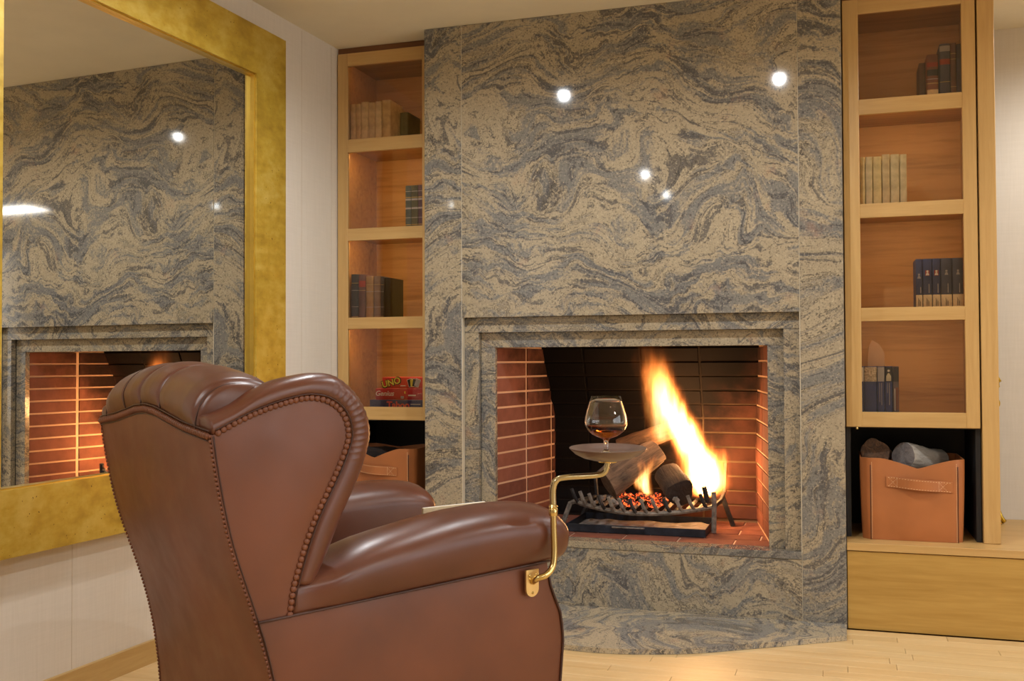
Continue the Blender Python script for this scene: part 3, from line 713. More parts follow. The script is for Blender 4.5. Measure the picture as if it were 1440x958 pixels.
# bottom right: navy art books, a dim card behind imitating a pale reflection
bookmat('navy_gloss', srgb(42, 64, 138), .3); bookmat('book_mixed', srgb(104, 94, 98), .5)
g = 'navy art books with pictured heads'
specs = [(.087, .098, 'navy_gloss', 'narrow navy art book against the door stile', 'print_white'), (.099, .149, 'navy_gloss', 'thick navy art book with a speckled picture at its head', 'print_photo'),
         (.150, .178, 'navy_gloss', 'navy art book with a grey picture at its head', 'print_grey'), (.179, .208, 'navy_gloss', 'navy art book with a pale figure at its head', 'print_dark'), (.209, .233, 'book_mixed', 'brown and grey pictorial book ending the navy row', 'print_dark')]
for i, (a_, b_, mt, lb, tp) in enumerate(specs):
    t, co, (q, fy, hh) = book(a_, b_-.001, SH[3], 1.028-SH[3], mt, lb, g, y=4.405, bands=[(.725, .985, tp)], spine_round=.12)
    if i == 3:
        e1 = MB().lathe([(0, -.0006), (.0048, -.0006), (.0048, .0006), (0, .0006)], n=14).build('spine_figure', 'print_white', co); e1.location = (0, fy-.0006, hh*.92); e1.rotation_euler = (math.pi/2, 0, 0)
        MB().prism([Vector((-.009, fy-.0008, hh*.735)), Vector((.009, fy-.0008, hh*.735)), Vector((.009, fy-.0008, hh*.82)), Vector((.003, fy-.0008, hh*.875)), Vector((-.003, fy-.0008, hh*.875)), Vector((-.009, fy-.0008, hh*.82))], Vector((0, .001, 0))).build('spine_figure', 'foot', co)
    if i in (2, 3):
        MB().box(.001, .0035, fy-.0002, fy+.001, hh*.30, hh*.70).build('spine_title', 'print_grey', co)
        MB().box(-.006, -.0042, fy-.0002, fy+.001, hh*(.35 if i == 2 else .52), hh*.70).build('spine_title', 'print_grey', co)
    if i == 4:
        MB().box(-.006, -.003, fy-.0002, fy+.001, hh*.2, hh*.6).build('spine_panel', 'print_white', co)
        MB().box(-.001, .009, fy-.0002, fy+.001, hh*.22, hh*.62).build('spine_panel', 'worn_rust', co)
cp = MB().prism([Vector((.110, 4.60, SH[3]+.0005)), Vector((.190, 4.60, SH[3]+.0005)), Vector((.186, 4.60, 1.085)), Vector((.166, 4.60, 1.122)), Vector((.138, 4.60, 1.140)), Vector((.122, 4.60, 1.110))], Vector((0, .02, 0))).build('reflection_card', 'card_reflection')
tag(cp, 'pale grey card shape imitating a reflection behind the navy art books', 'card')

# ================================================================ BAGS OF FIREWOOD
def bag(cx, y0, wid, dep, h, label, flip=1, dip=.04, rz=0):
    t = thing('firewood_bag', label, 'bag', (cx, y0+dep/2, BENCH), rz, 'tan leather log bags under the bookcases')
    n = 14
    def ring(f, z, inset=0., ztop=None):
        hw = wid/2*(.955+.045*f)-inset; hd = dep/2*(.95+.05*f)-inset; r = .028; pts = []
        def seg(a, b, k):
            for i in range(k): pts.append(a+(b-a)*i/k)
        c = [(-hw+r, -hd), (hw-r, -hd), (hw, -hd+r), (hw, hd-r), (hw-r, hd), (-hw+r, hd), (-hw, hd-r), (-hw, -hd+r)]
        c = [Vector((x, y, 0)) for x, y in c]
        seg(c[0], c[1], 16); seg(c[1], c[2], 3); seg(c[2], c[3], 10); seg(c[3], c[4], 3); seg(c[4], c[5], 16); seg(c[5], c[6], 3); seg(c[6], c[7], 10); seg(c[7], c[0], 3)
        res = []
        for p in pts:
            zz = z
            if ztop is not None:
                u = p.x/(wid/2)
                zz = z-dip*ztop*max(0, 1-abs(u-.12*flip)/.72)**1.2*(1 if p.y < 0 else .35)
                bulge = 0
            b_ = .010*math.sin(math.pi*f)*(1-abs(p.x)/hw*.7) if abs(abs(p.y)-hd) < .03 else .004*math.sin(math.pi*f)
            q = Vector((p.x+(b_*.5 if p.x > 0 else -b_*.5)*(abs(p.x)/hw), p.y+(-b_ if p.y < 0 else b_), zz+.0012*noise.noise(Vector((p.x*9, p.y*9, f*3)))))
            if f > 0: q.y += .004*noise.noise(Vector((p.x*7, p.y*7, f*4)))
            res.append(q)
        return res
    K = 9; outer = [ring(i/K, h*i/K, 0, (i/K)**3) for i in range(K+1)]
    inner = [ring(i/K, max(.004, h*i/K), .005, (i/K)**3) for i in range(K, -1, -1)]
    for p in outer[0]: p.z = 0.0005
    m = MB(); m.loft([[p*.985+Vector((0, 0, .001)) for p in outer[0]]]+outer+inner, True, True)
    body = m.build('bag_body', 'leather_tan', t, True, angle=60)
    hw, hd = wid/2, dep/2
    def front(x, z):    # a point on the bowed front skin
        f = min(1, z/h); hdz = dep/2*(.95+.05*f); b_ = .010*math.sin(math.pi*f)*(1-abs(x)/hw*.7)
        return Vector((x, -hdz-b_+.004*noise.noise(Vector((x*7, -hdz*7, f*4)))*(f > 0), z))
    for sx in (-.80, .86):
        xs = sx*hw
        p = [front(xs, z) for z in [h*k/12 for k in range(12)]]
        MB().tube([q+Vector((0, -.0005, 0)) for q in p], .0016, 6).build('seam', 'leather_dark', body, True)
        m = MB()
        for k in range(46):
            z = h*(.02+.021*k)
            if z > h*.955: break
            q = front(xs+.005*(1 if sx < 0 else -1), z); m.box(q.x-.0007, q.x+.0007, q.y-.0012, q.y+.001, q.z-.0022, q.z+.0022)
        m.build('stitching', 'stitch', body)['kind'] = 'stuff'
    m = MB()
    for k in range(46):
        z = h*(.02+.021*k)
        if z > h*.955: break
        q = front(-.985*hw+.006, z); m.box(q.x-.0007, q.x+.0007, q.y+.012, q.y+.0145, q.z-.0022, q.z+.0022)
    # handle strap standing proud of the front
    zc_ = h*.72; x0_, x1_ = -.50*hw, .76*hw
    if flip < 0: x0_, x1_ = -.66*hw, .56*hw
    path = []
    for k in range(25):
        f = k/24; x = x0_+(x1_-x0_)*f; q = front(x, zc_-.018*f)
        lift = .026*max(0, math.sin(math.pi*max(0, min(1, (f-.14)/.72))))
        path.append(q+Vector((0, -.003-lift, 0)))
    m = MB(); hh = .021
    rings = [[p+Vector((0, -.0022, -hh)), p+Vector((0, .0022, -hh)), p+Vector((0, .0022, hh)), p+Vector((0, -.0022, hh))] for p in path]
    m.loft(rings, True, True); hd_ = m.build('handle', 'leather_tan', t)
    bv = hd_.modifiers.new('b', 'BEVEL'); bv.width = .001; bv.segments = 2
    m = MB()
    for k in range(1, 24):
        for s in (-1, 1):
            p = path[k]; m.box(p.x-.003, p.x+.003, p.y-.0030, p.y-.002, p.z+s*(hh-.004)-.0006, p.z+s*(hh-.004)+.0006)
    for xe, sgn in ((1, 1), (22, -1)):
        a_, b_ = path[xe], path[xe+sgn*3]
        for k in range(8):
            f = k/7; x = a_.x+(b_.x-a_.x)*f; y = a_.y+(b_.y-a_.y)*f; z = a_.z+(b_.z-a_.z)*f
            for s in (-1, 1): m.box(x-.0012, x+.0012, y-.0031, y-.0018, z+s*(hh-.005)*(1-2*f)-.0007, z+s*(hh-.005)*(1-2*f)+.0007)
        for k in range(7): m.box(b_.x-.0006, b_.x+.0006, b_.y-.0031, b_.y-.0018, b_.z-hh+.004+k*.0055, b_.z-hh+.007+k*.0055)
    m.build('stitching', 'stitch', hd_)['kind'] = 'stuff'
    return t
bag(.272, 4.325, .388, .33, .325, 'tan leather bag full of logs in the niche beside the end panel')
bag(-2.045, 4.335, .36, .30, .315, 'tan leather log bag half hidden behind the armchair wing', -1, .045)

def log(p0, p1, r0, r1, bark_m, end_m, label, group=None, seed=0, rough=.1, name='firewood_log', squash=1., lobes=3):
    p0, p1 = Vector(p0), Vector(p1); ax = (p1-p0); L = ax.length; ax.normalize()
    t = thing(name, label, 'log', (p0+p1)/2, 0, group)
    up = Vector((0, 0, 1)); q = Vector((1, 0, 0)).rotation_difference(ax); t.rotation_mode = 'QUATERNION'; t.rotation_quaternion = q
    n, K = 22, 14; rings = []
    for k in range(K+1):
        f = k/K; r = r0+(r1-r0)*f; ring = []
        for i in range(n):
            a_ = 2*math.pi*i/n
            d = 1+rough*noise.noise(Vector((math.cos(a_)*1.1+seed, math.sin(a_)*1.1, f*2.2+seed)))*2+.05*math.cos(lobes*a_+seed)+.05*noise.noise(Vector((math.cos(a_)*4+seed, math.sin(a_)*4, f*9)))
            ring.append(Vector(((f-.5)*L+.006*noise.noise(Vector((a_, seed, 3)))*(1 if k in (0, K) else 0), math.cos(a_)*r*d*squash, math.sin(a_)*r*d)))
        rings.append(ring)
    MB().loft(rings, True, False).build('bark', bark_m, t, True)
    for ring, s in ((rings[0], -1), (rings[-1], 1)):
        c = sum(ring, Vector())/n; m = MB()
        in1_ = [c+(p-c)*.97+Vector((s*.0015, 0, 0)) for p in ring]; in2_ = [c+(p-c)*.5+Vector((s*.003, 0, 0)) for p in ring]; in3_ = [c+(p-c)*.05+Vector((s*.001, 0, 0)) for p in ring]
        m.loft([ring, in1_, in2_, in3_], True, True).build('cut_end', end_m, t)
    return t
gb = 'logs in the leather bags'
log((.245, 4.40, .668), (.392, 4.60, .630), .052, .048, 'bark_pale', 'end_grey', 'pale round log with a grey sawn end sticking out of the bag', gb, 1)
log((.140, 4.44, .672), (.158, 4.60, .640), .056, .05, 'bark_brown', 'bark_brown', 'brown lichened log in the bag beside the pale one', gb, 5, .16)
log((.300, 4.40, .555), (.420, 4.56, .540), .034, .034, 'bark_brown', 'end_char', 'dark split log low in the bag under the pale one', gb, 8)
log((-2.17, 4.42, .610), (-2.03, 4.58, .590), .050, .045, 'bark_char', 'end_char', 'blackened log showing over the rim of the half hidden bag', gb, 3)

# ================================================================ FIRE : grate, pan, logs, embers, flames
gr = thing('fire_grate', 'black iron basket grate with upturned fingers inside the firebox', 'grate', (-.86, 4.62, SILL)); GO = gr.location
def rail(f):   # bowed front rail
    return Vector((-1.165+.635*f, 4.60-.145*math.sin(math.pi*f)**.8, .405-.022*math.sin(math.pi*f)))
P = lambda mb, n, m, **k: mb.build(n, m, gr, off=GO, **k)
def bar(path, wdt=.011, h=.011, mb=None):
    mb = mb or MB(); return mb.tube(path, wdt*.74, 6)
P(bar([rail(k/20) for k in range(21)], .014), 'front_rail', 'iron_ash')
P(bar([Vector((-1.12+.56*k/8, 4.84, .40)) for k in range(9)], .013), 'rear_rail', 'iron')
nf = 13
for k in range(nf):
    f = (k+.35)/nf; a_ = rail(f); ln = -.018+.004*k*.0
    P(bar([Vector((a_.x+.02, 4.845, .402)), Vector((a_.x+.008, a_.y+.05, a_.z-.006)), a_, a_+Vector((-.012, -.018, .026)), a_+Vector((-.026, -.024, .066))], .012), 'grate_finger', 'iron_ash' if k % 3 else 'iron')
# legs and bent side frames
P(bar([Vector((-1.228, 4.585, SILL+.002)), Vector((-1.215, 4.588, .33)), Vector((-1.19, 4.594, .398)), Vector((-1.165, 4.60, .408))], .016), 'leg', 'iron_ash')
P(bar([Vector((-.532, 4.575, SILL+.002)), Vector((-.530, 4.585, .41)), Vector((-.535, 4.60, .47))], .016), 'leg', 'iron_ash')
P(bar([Vector((-.47, 4.80, SILL+.002)), Vector((-.50, 4.79, .38)), Vector((-.52, 4.79, .44))], .016), 'leg', 'iron')
P(bar([Vector((-1.20, 4.85, SILL+.002)), Vector((-1.16, 4.845, .38)), Vector((-1.12, 4.84, .40))], .016), 'leg', 'iron')
P(bar([Vector((-.530, 4.585, .41)), Vector((-.51, 4.67, .425)), Vector((-.505, 4.78, .45)), Vector((-.50, 4.80, .58))], .013), 'side_frame', 'iron')
P(bar([Vector((-1.17, 4.60, .405)), Vector((-1.165, 4.72, .40)), Vector((-1.12, 4.84, .40)), Vector((-1.13, 4.85, .50))], .013), 'side_frame', 'iron')
P(bar([Vector((-.556, 4.56, .43)), Vector((-.57, 4.545, .50))], .016), 'grate_finger', 'iron')
ap = thing('ash_pan', 'shallow black sheet-metal ash pan under the grate', 'pan', (-.86, 4.62, SILL)); GO = ap.location
P2 = lambda mb, n, m, **k: mb.build(n, m, ap, off=GO, **k)
x0, x1, y0, y1 = -1.168, -.556, 4.452, 4.80
P2(MB().box(x0, x1, y0, y1, SILL+.001, SILL+.004), 'pan_floor', 'iron_pan')
P2(MB().box(x0, x1, y0-.003, y0, SILL+.001, SILL+.036, .001, 1), 'pan_rim', 'iron_pan')
P2(MB().box(x0, x1, y1, y1+.003, SILL+.001, SILL+.036, .001, 1), 'pan_rim', 'iron_pan')
P2(MB().box(x0-.003, x0, y0-.003, y1+.003, SILL+.001, SILL+.036, .001, 1), 'pan_rim', 'iron_pan')
P2(MB().box(x1, x1+.003, y0-.003, y1+.003, SILL+.001, SILL+.036, .001, 1), 'pan_rim', 'iron_pan')
P2(MB().tube([(-.96, 4.447, SILL+.028), (-.96, 4.435, SILL+.030), (-.82, 4.435, SILL+.030), (-.82, 4.447, SILL+.028)], .004, 8), 'pan_handle', 'iron_ash', smooth=True)
ah = MB()
gx, gy = 26, 14; pts = []; fc = []
for j in range(gy+1):
    for i in range(gx+1):
        x = x0+.006+(x1-x0-.012)*i/gx; y = y0+.006+(y1-y0-.012)*j/gy
        e_ = min(i, gx-i, j, gy-j); pts.append((x, y, SILL+.005+min(1, e_/2)*(.009+.012*noise.noise(Vector((x*14, y*14, 2))))))
for j in range(gy):
    for i in range(gx): fc.append((j*(gx+1)+i, j*(gx+1)+i+1, (j+1)*(gx+1)+i+1, (j+1)*(gx+1)+i))
ao = P2(ah.poly(pts, fc), 'ash', 'ash', smooth=True); ao['kind'] = 'stuff'
gl = 'logs burning on the grate'
log((-1.005, 4.56, .492), (-.800, 4.70, .640), .074, .060, 'bark_grey', 'bark_grey', 'grey-brown split log leaning up from the grate behind the tray', gl, 2, .14, squash=.85)
log((-.672, 4.535, .470), (-.748, 4.66, .535), .064, .060, 'bark_char', 'end_char', 'charred black round log lying across the grate', gl, 4, .06)
log((-.99, 4.74, .640), (-.74, 4.80, .735), .046, .040, 'bark_brown', 'end_char', 'brown log at the back above the others, in the flame', gl, 6, .12)
log((-.72, 4.79, .475), (-.575, 4.77, .480), .043, .038, 'bark_char', 'end_char', 'small charred log at the back under the tall flame', gl, 9, .1)
eg = 'embers on the grate'
placed = []
for k in range(400):
    if len(placed) >= 30: break
    x = random.uniform(-1.08, -.60) if k % 6 == 0 else random.uniform(-.93, -.76); y = random.uniform(4.505, 4.72); r = random.uniform(.011, .019); z = .404+r*.75+random.choice((0, 0, .026))
    if any((Vector((x, y, z))-p).length < (r+q)*1.22 for p, q in placed): continue
    placed.append((Vector((x, y, z)), r)); k = len(placed)
    m = MB().ball((0, 0, 0), r, 2)
    for v in m.bm.verts: v.co += v.co.normalized()*r*.6*noise.noise(v.co*60+Vector((k*3.1, 0, 0)))
    hot = -.96 < x < -.72
    o = m.build('ember', 'ember' if hot else 'ash', None); o.location = (x, y, z); o.scale = (1.1, .9, .8); o.rotation_euler = (0, 0, random.random()*3)
    tag(o, 'glowing red ember among the coals between the two big logs' if hot else 'grey ash-covered coal at the sides of the grate', 'ember', eg)

# flames: luminous gas, a volume shaped in the flame's own coordinates
def flame_mat(name, axis_pts, width_pts, strength, hgt, col_core=(1., .50, .13), seed=0., soft=1.):
    m = bpy.data.materials.new(name); m.use_nodes = True; t = NT.__new__(NT); t.m = m; t.t = m.node_tree
    t.t.nodes.clear(); t.out = t.t.nodes.new('ShaderNodeOutputMaterial'); t.b = None
    v = t.coord(); sx = t.n('ShaderNodeSeparateXYZ'); t.put(sx.inputs[0], v); x, y, z = sx.outputs
    zn = t.math('DIVIDE', z, hgt)
    def curve(pts):
        nd = t.n('ShaderNodeFloatCurve'); c = nd.mapping.curves[0]
        while len(c.points) < len(pts): c.points.new(.5, .5)
        for p, (a_, b_) in zip(c.points, pts): p.location = (a_, b_)
        nd.mapping.update(); t.put(nd.inputs['Value'], zn); return nd.outputs[0]
    xc = t.math('SUBTRACT', curve(axis_pts), .5); wv = curve(width_pts)
    nz = t.noise(t.mapping(v, scale=(1, 1, .30), loc=(seed, seed*.7, -seed)), 13, 4, .6).outputs['Color']
    ns = t.n('ShaderNodeSeparateXYZ'); t.put(ns.inputs[0], nz)
    wob = t.math('MULTIPLY', t.math('SUBTRACT', ns.outputs[0], .5), t.math('MULTIPLY_ADD', zn, .16, .05))
    dx = t.math('DIVIDE', t.math('ADD', t.math('SUBTRACT', x, xc), wob), wv)
    dy = t.math('DIVIDE', t.math('ADD', y, t.math('MULTIPLY', wob, .6)), t.math('MULTIPLY', wv, .75))
    r2 = t.math('SQRT', t.math('ADD', t.math('MULTIPLY', dx, dx), t.math('MULTIPLY', dy, dy)))
    body = t.maprange(r2, 1.0, .0)
    strk = t.noise(t.mapping(v, scale=(1, 1, .14), loc=(seed*2, 1, seed)), 30, 3, .6).outputs[0]
    body = t.math('MULTIPLY', t.math('POWER', body, 1.7), t.math('ADD', t.math('MULTIPLY', t.maprange(strk, .3, .7), .8), .35))
    fade = t.math('MULTIPLY', t.maprange(zn, 0., .10), t.maprange(zn, 1.0, .25))
    den = t.math('MULTIPLY', body, fade)
    em = t.n('ShaderNodeEmission')
    c = t.ramp(den, [(0., (1., .20, .03, 1)), (.12, (1., .33, .06, 1)), (.45, (1., .55, .18, 1)), (1., (1., .74, .36, 1))])
    t.put(em.inputs[0], c); t.put(em.inputs[1], t.math('MULTIPLY', den, strength))
    t.t.links.new(em.outputs[0], t.out.inputs['Volume'])
    try: m.cycles.volume_step_rate = .25
    except Exception: pass
    M[name] = m
fi = thing('log_fire', 'bright yellow-white flames leaping from the logs in the firebox', 'fire', (-.66, 4.70, .42)); FO2 = fi.location
def flame(name, loc, hgt, ax, wd_, strength, seed, wmax, xoff):
    flame_mat(name, ax, wd_, strength, hgt, seed=seed)
    m = MB(); K = 12; rings = []
    for k in range(K+1):
        f = k/K; xc = lerp_tab(ax, f)-.5; wv = lerp_tab(wd_, f)*1.05+.05+.06*f; rings.append([Vector((xc+math.cos(2*math.pi*i/16)*wv, math.sin(2*math.pi*i/16)*wv*.8, f*hgt)) for i in range(16)])
    o = m.loft(rings, True, True).build('flame', name, fi); o.location = Vector(loc)-FO2; return o
flame('flame_tall', (-.62, 4.72, .43), .68, [(0, .54), (.2, .52), (.4, .45), (.6, .38), (.8, .335), (1, .31)], [(0, .10), (.12, .14), (.3, .118), (.55, .108), (.8, .092), (1, .06)], 420., 1.3, .1, 0)
flame('flame_short', (-.565, 4.70, .43), .24, [(0, .48), (.4, .50), (.7, .53), (1, .55)], [(0, .07), (.3, .085), (.7, .07), (1, .03)], 520., 4.1, .06, 0)
flame('flame_small', (-.835, 4.60, .44), .20, [(0, .51), (.4, .48), (.7, .50), (1, .53)], [(0, .03), (.3, .042), (.7, .03), (1, .014)], 170., 7.7, .05, 0)
flame('flame_wisp', (-.78, 4.72, .66), .50, [(0, .50), (.4, .49), (.7, .47), (1, .45)], [(0, .06), (.3, .10), (.7, .11), (1, .08)], 34., 9.4, .1, 0)
for (x, y, z, e_) in ((-.60, 4.70, .60, .55), (-.70, 4.70, .80, .45)):
    ld = bpy.data.lights.new('fire_glow', 'POINT'); ld.energy = FIRE_W*e_; ld.color = (1, .52, .22); ld.shadow_soft_size = .055
    lo = bpy.data.objects.new('fire_glow', ld); link(lo, fi); lo.location = Vector((x, y, z))-FO2

# ================================================================ ARMCHAIR  (local x = forward, y = towards its left, z up)
CP0 = Vector((-1.233, 1.810, 0)); CF = Vector((.572, .820, 0)).normalized(); CL = Vector((-CF.y, CF.x, 0)); W = .78
CU, CV = .48, .39
ch = thing('wing_armchair', 'brown leather wing armchair with pleated rolled wings facing the fire', 'armchair', CP0+CF*CU+CL*CV, math.atan2(CF.y, CF.x))
CO = Vector((CU, CV, 0))
def cp(mb, name, mat, par=ch, **k): return mb.build(name, mat, par, off=CO, **k)
rear = [(0, .172), (.195, .160), (.30, .149), (.40, .131), (.50, .102), (.597, .068), (.663, .045), (.731, .029), (.836, .009), (.906, 0), (1.1, 0)]
def sr(z): return lerp_tab(rear, z)
rear_s = [sr(.1+.81*k/40) for k in range(41)]
def sr_s(z):    # smoothed
    return sum(sr(z+d) for d in (-.05, -.025, 0, .025, .05))/5 if z < .86 else sr(z)
topseam = [(0, .904), (.08, .912), (.143, .918), (.223, .930), (.321, .945), (.39, .949), (.459, .945), (.557, .930), (.637, .918), (.70, .912), (.78, .904)]
# outside back
def grid(fn, nu, nv): 
    m = MB(); pts = [fn(i/nu, j/nv) for j in range(nv+1) for i in range(nu+1)]
    m.poly(pts, [(j*(nu+1)+i, j*(nu+1)+i+1, (j+1)*(nu+1)+i+1, (j+1)*(nu+1)+i) for j in range(nv) for i in range(nu)]); return m
def fback(a_, b_):
    v = W*a_; zt_ = lerp_tab(topseam, v); z = .10+(zt_-.10)*b_
    return Vector((sr_s(z)-.016*math.sin(math.pi*a_)**.7*(.4+.6*math.sin(math.pi*min(1, b_*1.05))), v, z))
def solid(o, th, off=-1):
    md = o.modifiers.new('solid', 'SOLIDIFY'); md.thickness = th; md.offset = off; return o
cp(grid(fback, 30, 30), 'outside_back', 'leather_brown', smooth=True)
# upholstered inner back with rolled camel top and seams
seams = (.069, .293, .43, .539, .711)
def ztop(v): return 1.012+.034*math.cos((v-.39)/.33*math.pi/2)
prof = [(.0, 0., 0), (-.006, .25, 0), (-.002, .52, 0), (.018, .78, 0), (.050, .95, 0), (.085, 1.0, 0), (.125, .97, 0), (.160, .84, 0), (.185, .55, 0), (.20, .1, 0), (.215, -.8, 0), (.235, -2.0, 0), (.255, -3.4, 0), (.275, -4.8, 0)]
pp = spline([(u, f, 0) for u, f, _ in prof], 46)
def fcush(a_, b_):
    v = .042+.696*a_; q = pp[min(45, round(b_*45))]; zs = lerp_tab(topseam, v)-.006; zt_ = ztop(v)
    u, f = q.x, q.y; z = zs+(zt_-zs)*f if f > 0 else zs+f*.1
    g_ = sum(math.exp(-((v-s)/.0045)**2) for s in seams if s != .539)*.010+math.exp(-((v-.539)/.003)**2)*.004+math.exp(-((v-.547)/.003)**2)*.004
    k = min(abs(v-s) for s in seams if s != .539); puff = .010*min(1, k/.05)**.5 if .069 < v < .711 else 0
    c = Vector((.09, 0, (zs+zt_)/2-.02)); d = Vector((u, 0, z))-c; d.normalize()
    w_ = min(1, max(0, (b_-.03)/.1))
    r_ = Vector((u, v, z))+Vector((d.x, 0, d.z))*(puff-g_)*w_
    e_ = min(1, min(v-.042, .738-v)/.026); e_ = math.sqrt(max(0, 1-(1-e_)**2))
    ctr = Vector((.15, v, min(z, zs+.01)))
    return ctr+(r_-ctr)*e_
def seam_pt(v, b_):
    p = fcush((v-.042)/.696, b_); d = Vector((p.x-.09, 0, p.z-.96)); return p+d.normalized()*.0035
ib = cp(grid(fcush, 150, 45), 'inside_back', 'leather_roll', smooth=True)
for sv in (.069, .293, .43, .539, .711):
    cp(MB().tube([seam_pt(sv, b_/45) for b_ in range(0, 34)], .0017, 6), 'seam', 'leather_dark', ib, smooth=True)
# wings
Bd = [(.007, .902), (.045, .922), (.091, .942), (.138, .958), (.186, .970), (.225, .975), (.265, .968), (.296, .949), (.314, .923), (.320, .885), (.307, .844), (.286, .799), (.260, .751), (.235, .703), (.214, .651), (.199, .605), (.186, .560), (.178, .503)]
Od = [(.002, .941), (.058, .963), (.108, .994), (.156, 1.013), (.205, 1.024), (.250, 1.029), (.300, 1.023), (.345, .992), (.378, .945), (.391, .894), (.384, .851), (.365, .800), (.338, .745), (.312, .695), (.284, .633), (.262, .591), (.240, .555), (.222, .510)]
NP = 420
Bs = spline([(u, 0, z) for u, z in Bd], NP); Os = spline([(u, 0, z) for u, z in Od], NP)
TW = .088
def side(v, far): return W-v if far else v
for far in (False, True):
    # rolled border of the wing
    rings = []
    for k in range(NP):
        f = k/(NP-1)*17; b_, o_ = Bs[k], Os[k]; ring = []
        pl_ = 0
        if 5.6 < f < 10.6: pl_ = .5*(1-math.cos((f-5.6)/5*2*math.pi))**.4*(abs(math.sin((f-5.6)*math.pi*3.0))**.6-1)
        for j in range(15):
            ph = math.pi*j/14; r = math.sin(ph)**.72 if 0 < j < 14 else 0
            vv = TW/2-(TW/2+.014*math.sin(ph)**.5)*math.cos(ph) if 0 < j < 14 else (0 if j == 0 else TW)
            sc = 1+.085*pl_*(math.sin(ph))
            p = b_+(o_-b_)*r*sc; 
            if pl_ and 0 < j < 14: vv += -.004*pl_*math.cos(ph)*-1
            ring.append(Vector((p.x, side(vv, far), p.z)))
        rings.append(ring)
    rings = rings[:int(NP*15.6/17)]
    c0 = sum(rings[0], Vector())/15
    rings = [[c0+(p-c0)*.02+Vector((-.004, 0, 0)) for p in rings[0]], [c0+(p-c0)*.6+Vector((-.0035, 0, 0)) for p in rings[0]], [c0+(p-c0)*.9+Vector((-.0022, 0, 0)) for p in rings[0]]]+rings
    ce = sum(rings[-1], Vector())/15
    rings += [[ce+(p-ce)*.95+Vector((-.003, 0, -.006)) for p in rings[-1]], [ce+(p-ce)*.7+Vector((-.004, 0, -.010)) for p in rings[-1]], [ce+(p-ce)*.1+Vector((-.004, 0, -.011)) for p in rings[-1]]]
    cp(MB().loft(rings, True, True), 'wing_roll', 'leather_roll', smooth=True)
    # outside and inside wing panels
    def fw_(a_, b_, vv, bul):
        i = min(NP-1, round(b_*(NP-1))); p1_ = Bs[i]; z0_ = .904+(.500-.904)*b_; p0_ = Vector((sr_s(z0_)+.002, 0, z0_))
        p = p0_.lerp(p1_, a_); return Vector((p.x, side(vv-bul*math.sin(math.pi*a_)*math.sin(math.pi*min(1, b_*1.02)), far), p.z))
    cp(grid(lambda a_, b_: fw_(a_, b_, 0., .010), 10, 140), 'outside_wing', 'leather_brown', smooth=True)
    cp(grid(lambda a_, b_: fw_(a_, b_, TW, -.008), 10, 140), 'inside_wing', 'leather_roll', smooth=True)
    # nail beads round the wing
    m = MB(); acc = 0; last = Bs[0]; m.ball((Bs[0].x, side(-.001, far), Bs[0].z), .0062, 1, (1, .6, 1)) if False else None
    for k in range(1, NP):
        seg = (Bs[k]-Bs[k-1]).length; acc += seg
        if acc >= .0118:
            acc = 0; d_ = (Os[k]-Bs[k]).normalized()
            c = Bs[k]-d_*.001; q = bmesh.ops.create_icosphere(m.bm, subdivisions=2, radius=.0072)['verts']
            bmesh.ops.scale(m.bm, vec=(1, .5, 1), verts=q); bmesh.ops.translate(m.bm, vec=(c.x, side(-.0022, far), c.z), verts=q)
    cp(m, 'bead_trim', 'leather_brown', smooth=True)['kind'] = 'stuff'
    cp(MB().tube([Vector((Bs[k].x+(Os[k]-Bs[k]).normalized().x*.0085, side(-.004, far), Bs[k].z+(Os[k]-Bs[k]).normalized().z*.0085)) for k in range(4, NP-8, 4)], .0013, 6), 'piping', 'leather_dark', smooth=True)
    # arm roll
    tt = [(.16, .585), (.22, .592), (.284, .607), (.331, .632), (.40, .650), (.462, .660), (.55, .675), (.639, .686), (.75, .692), (.83, .690), (.906, .680), (.945, .664), (.97, .645), (1., .63)]
    us = [.186, .20, .22, .25, .28, .31, .34, .38, .43, .48, .53, .58, .63, .68, .73, .78, .83, .87, .905, .93, .948, .960, .967, .970]
    shr = {.930: .985, .948: .95, .960: .87, .967: .72, .970: .45}
    rings = []
    for u in us:
        zt_ = lerp_tab(tt, u); zt_ = (lerp_tab(tt, u-.02)+zt_+lerp_tab(tt, u+.02))/3; zb_ = .505+.030*(u-.19)/.62; k_ = shr.get(u, 1); ring = []
        h_ = zt_-zb_; bo = max(0, min(1, (u-.20)/.12)); bo = bo*bo*(3-2*bo)
        ow = .076+.026*bo
        sec = [(.006, -.03), (.0015-.009*bo, .06), (.001-.019*bo, .22), (.0015-.0245*bo, .38)]+[(.078-ow*math.cos(math.radians(g_)), .52+.48*math.sin(math.radians(g_))) for g_ in (0, 15, 30, 45, 60, 75, 90)]+[(.078+.088*math.sin(math.radians(g_)), .52+.48*math.cos(math.radians(g_))) for g_ in (15, 30, 45, 60, 75, 90)]+[(.166, .15), (.160, -.25)]
        sp_ = spline([(v_, f_, 0) for v_, f_ in sec], 44)
        cv, cz = .078, zb_+h_*.5
        for p in sp_: ring.append(Vector((u, side(cv+(p.x-cv)*k_, far), cz+(zb_+h_*p.y-cz)*k_)))
        rings.append(ring)
    cp(MB().loft(rings, True, True), 'arm_roll', 'leather_roll', smooth=True)
    # outside arm panel
    fe = [(.10, .925), (.222, .936), (.334, .947), (.398, .938), (.472, .905), (.535, .895)]
    def fside(a_, b_):
        z0_ = .10+.402*b_; z1_ = .10+.432*b_; p0_ = Vector((sr_s(z0_)+.002, 0, z0_)); p1_ = Vector((lerp_tab(fe, z1_), 0, z1_)); p = p0_.lerp(p1_, a_)
        return Vector((p.x, side(.002-.010*math.sin(math.pi*a_)**.6*math.sin(math.pi*b_)**.6, far), p.z))
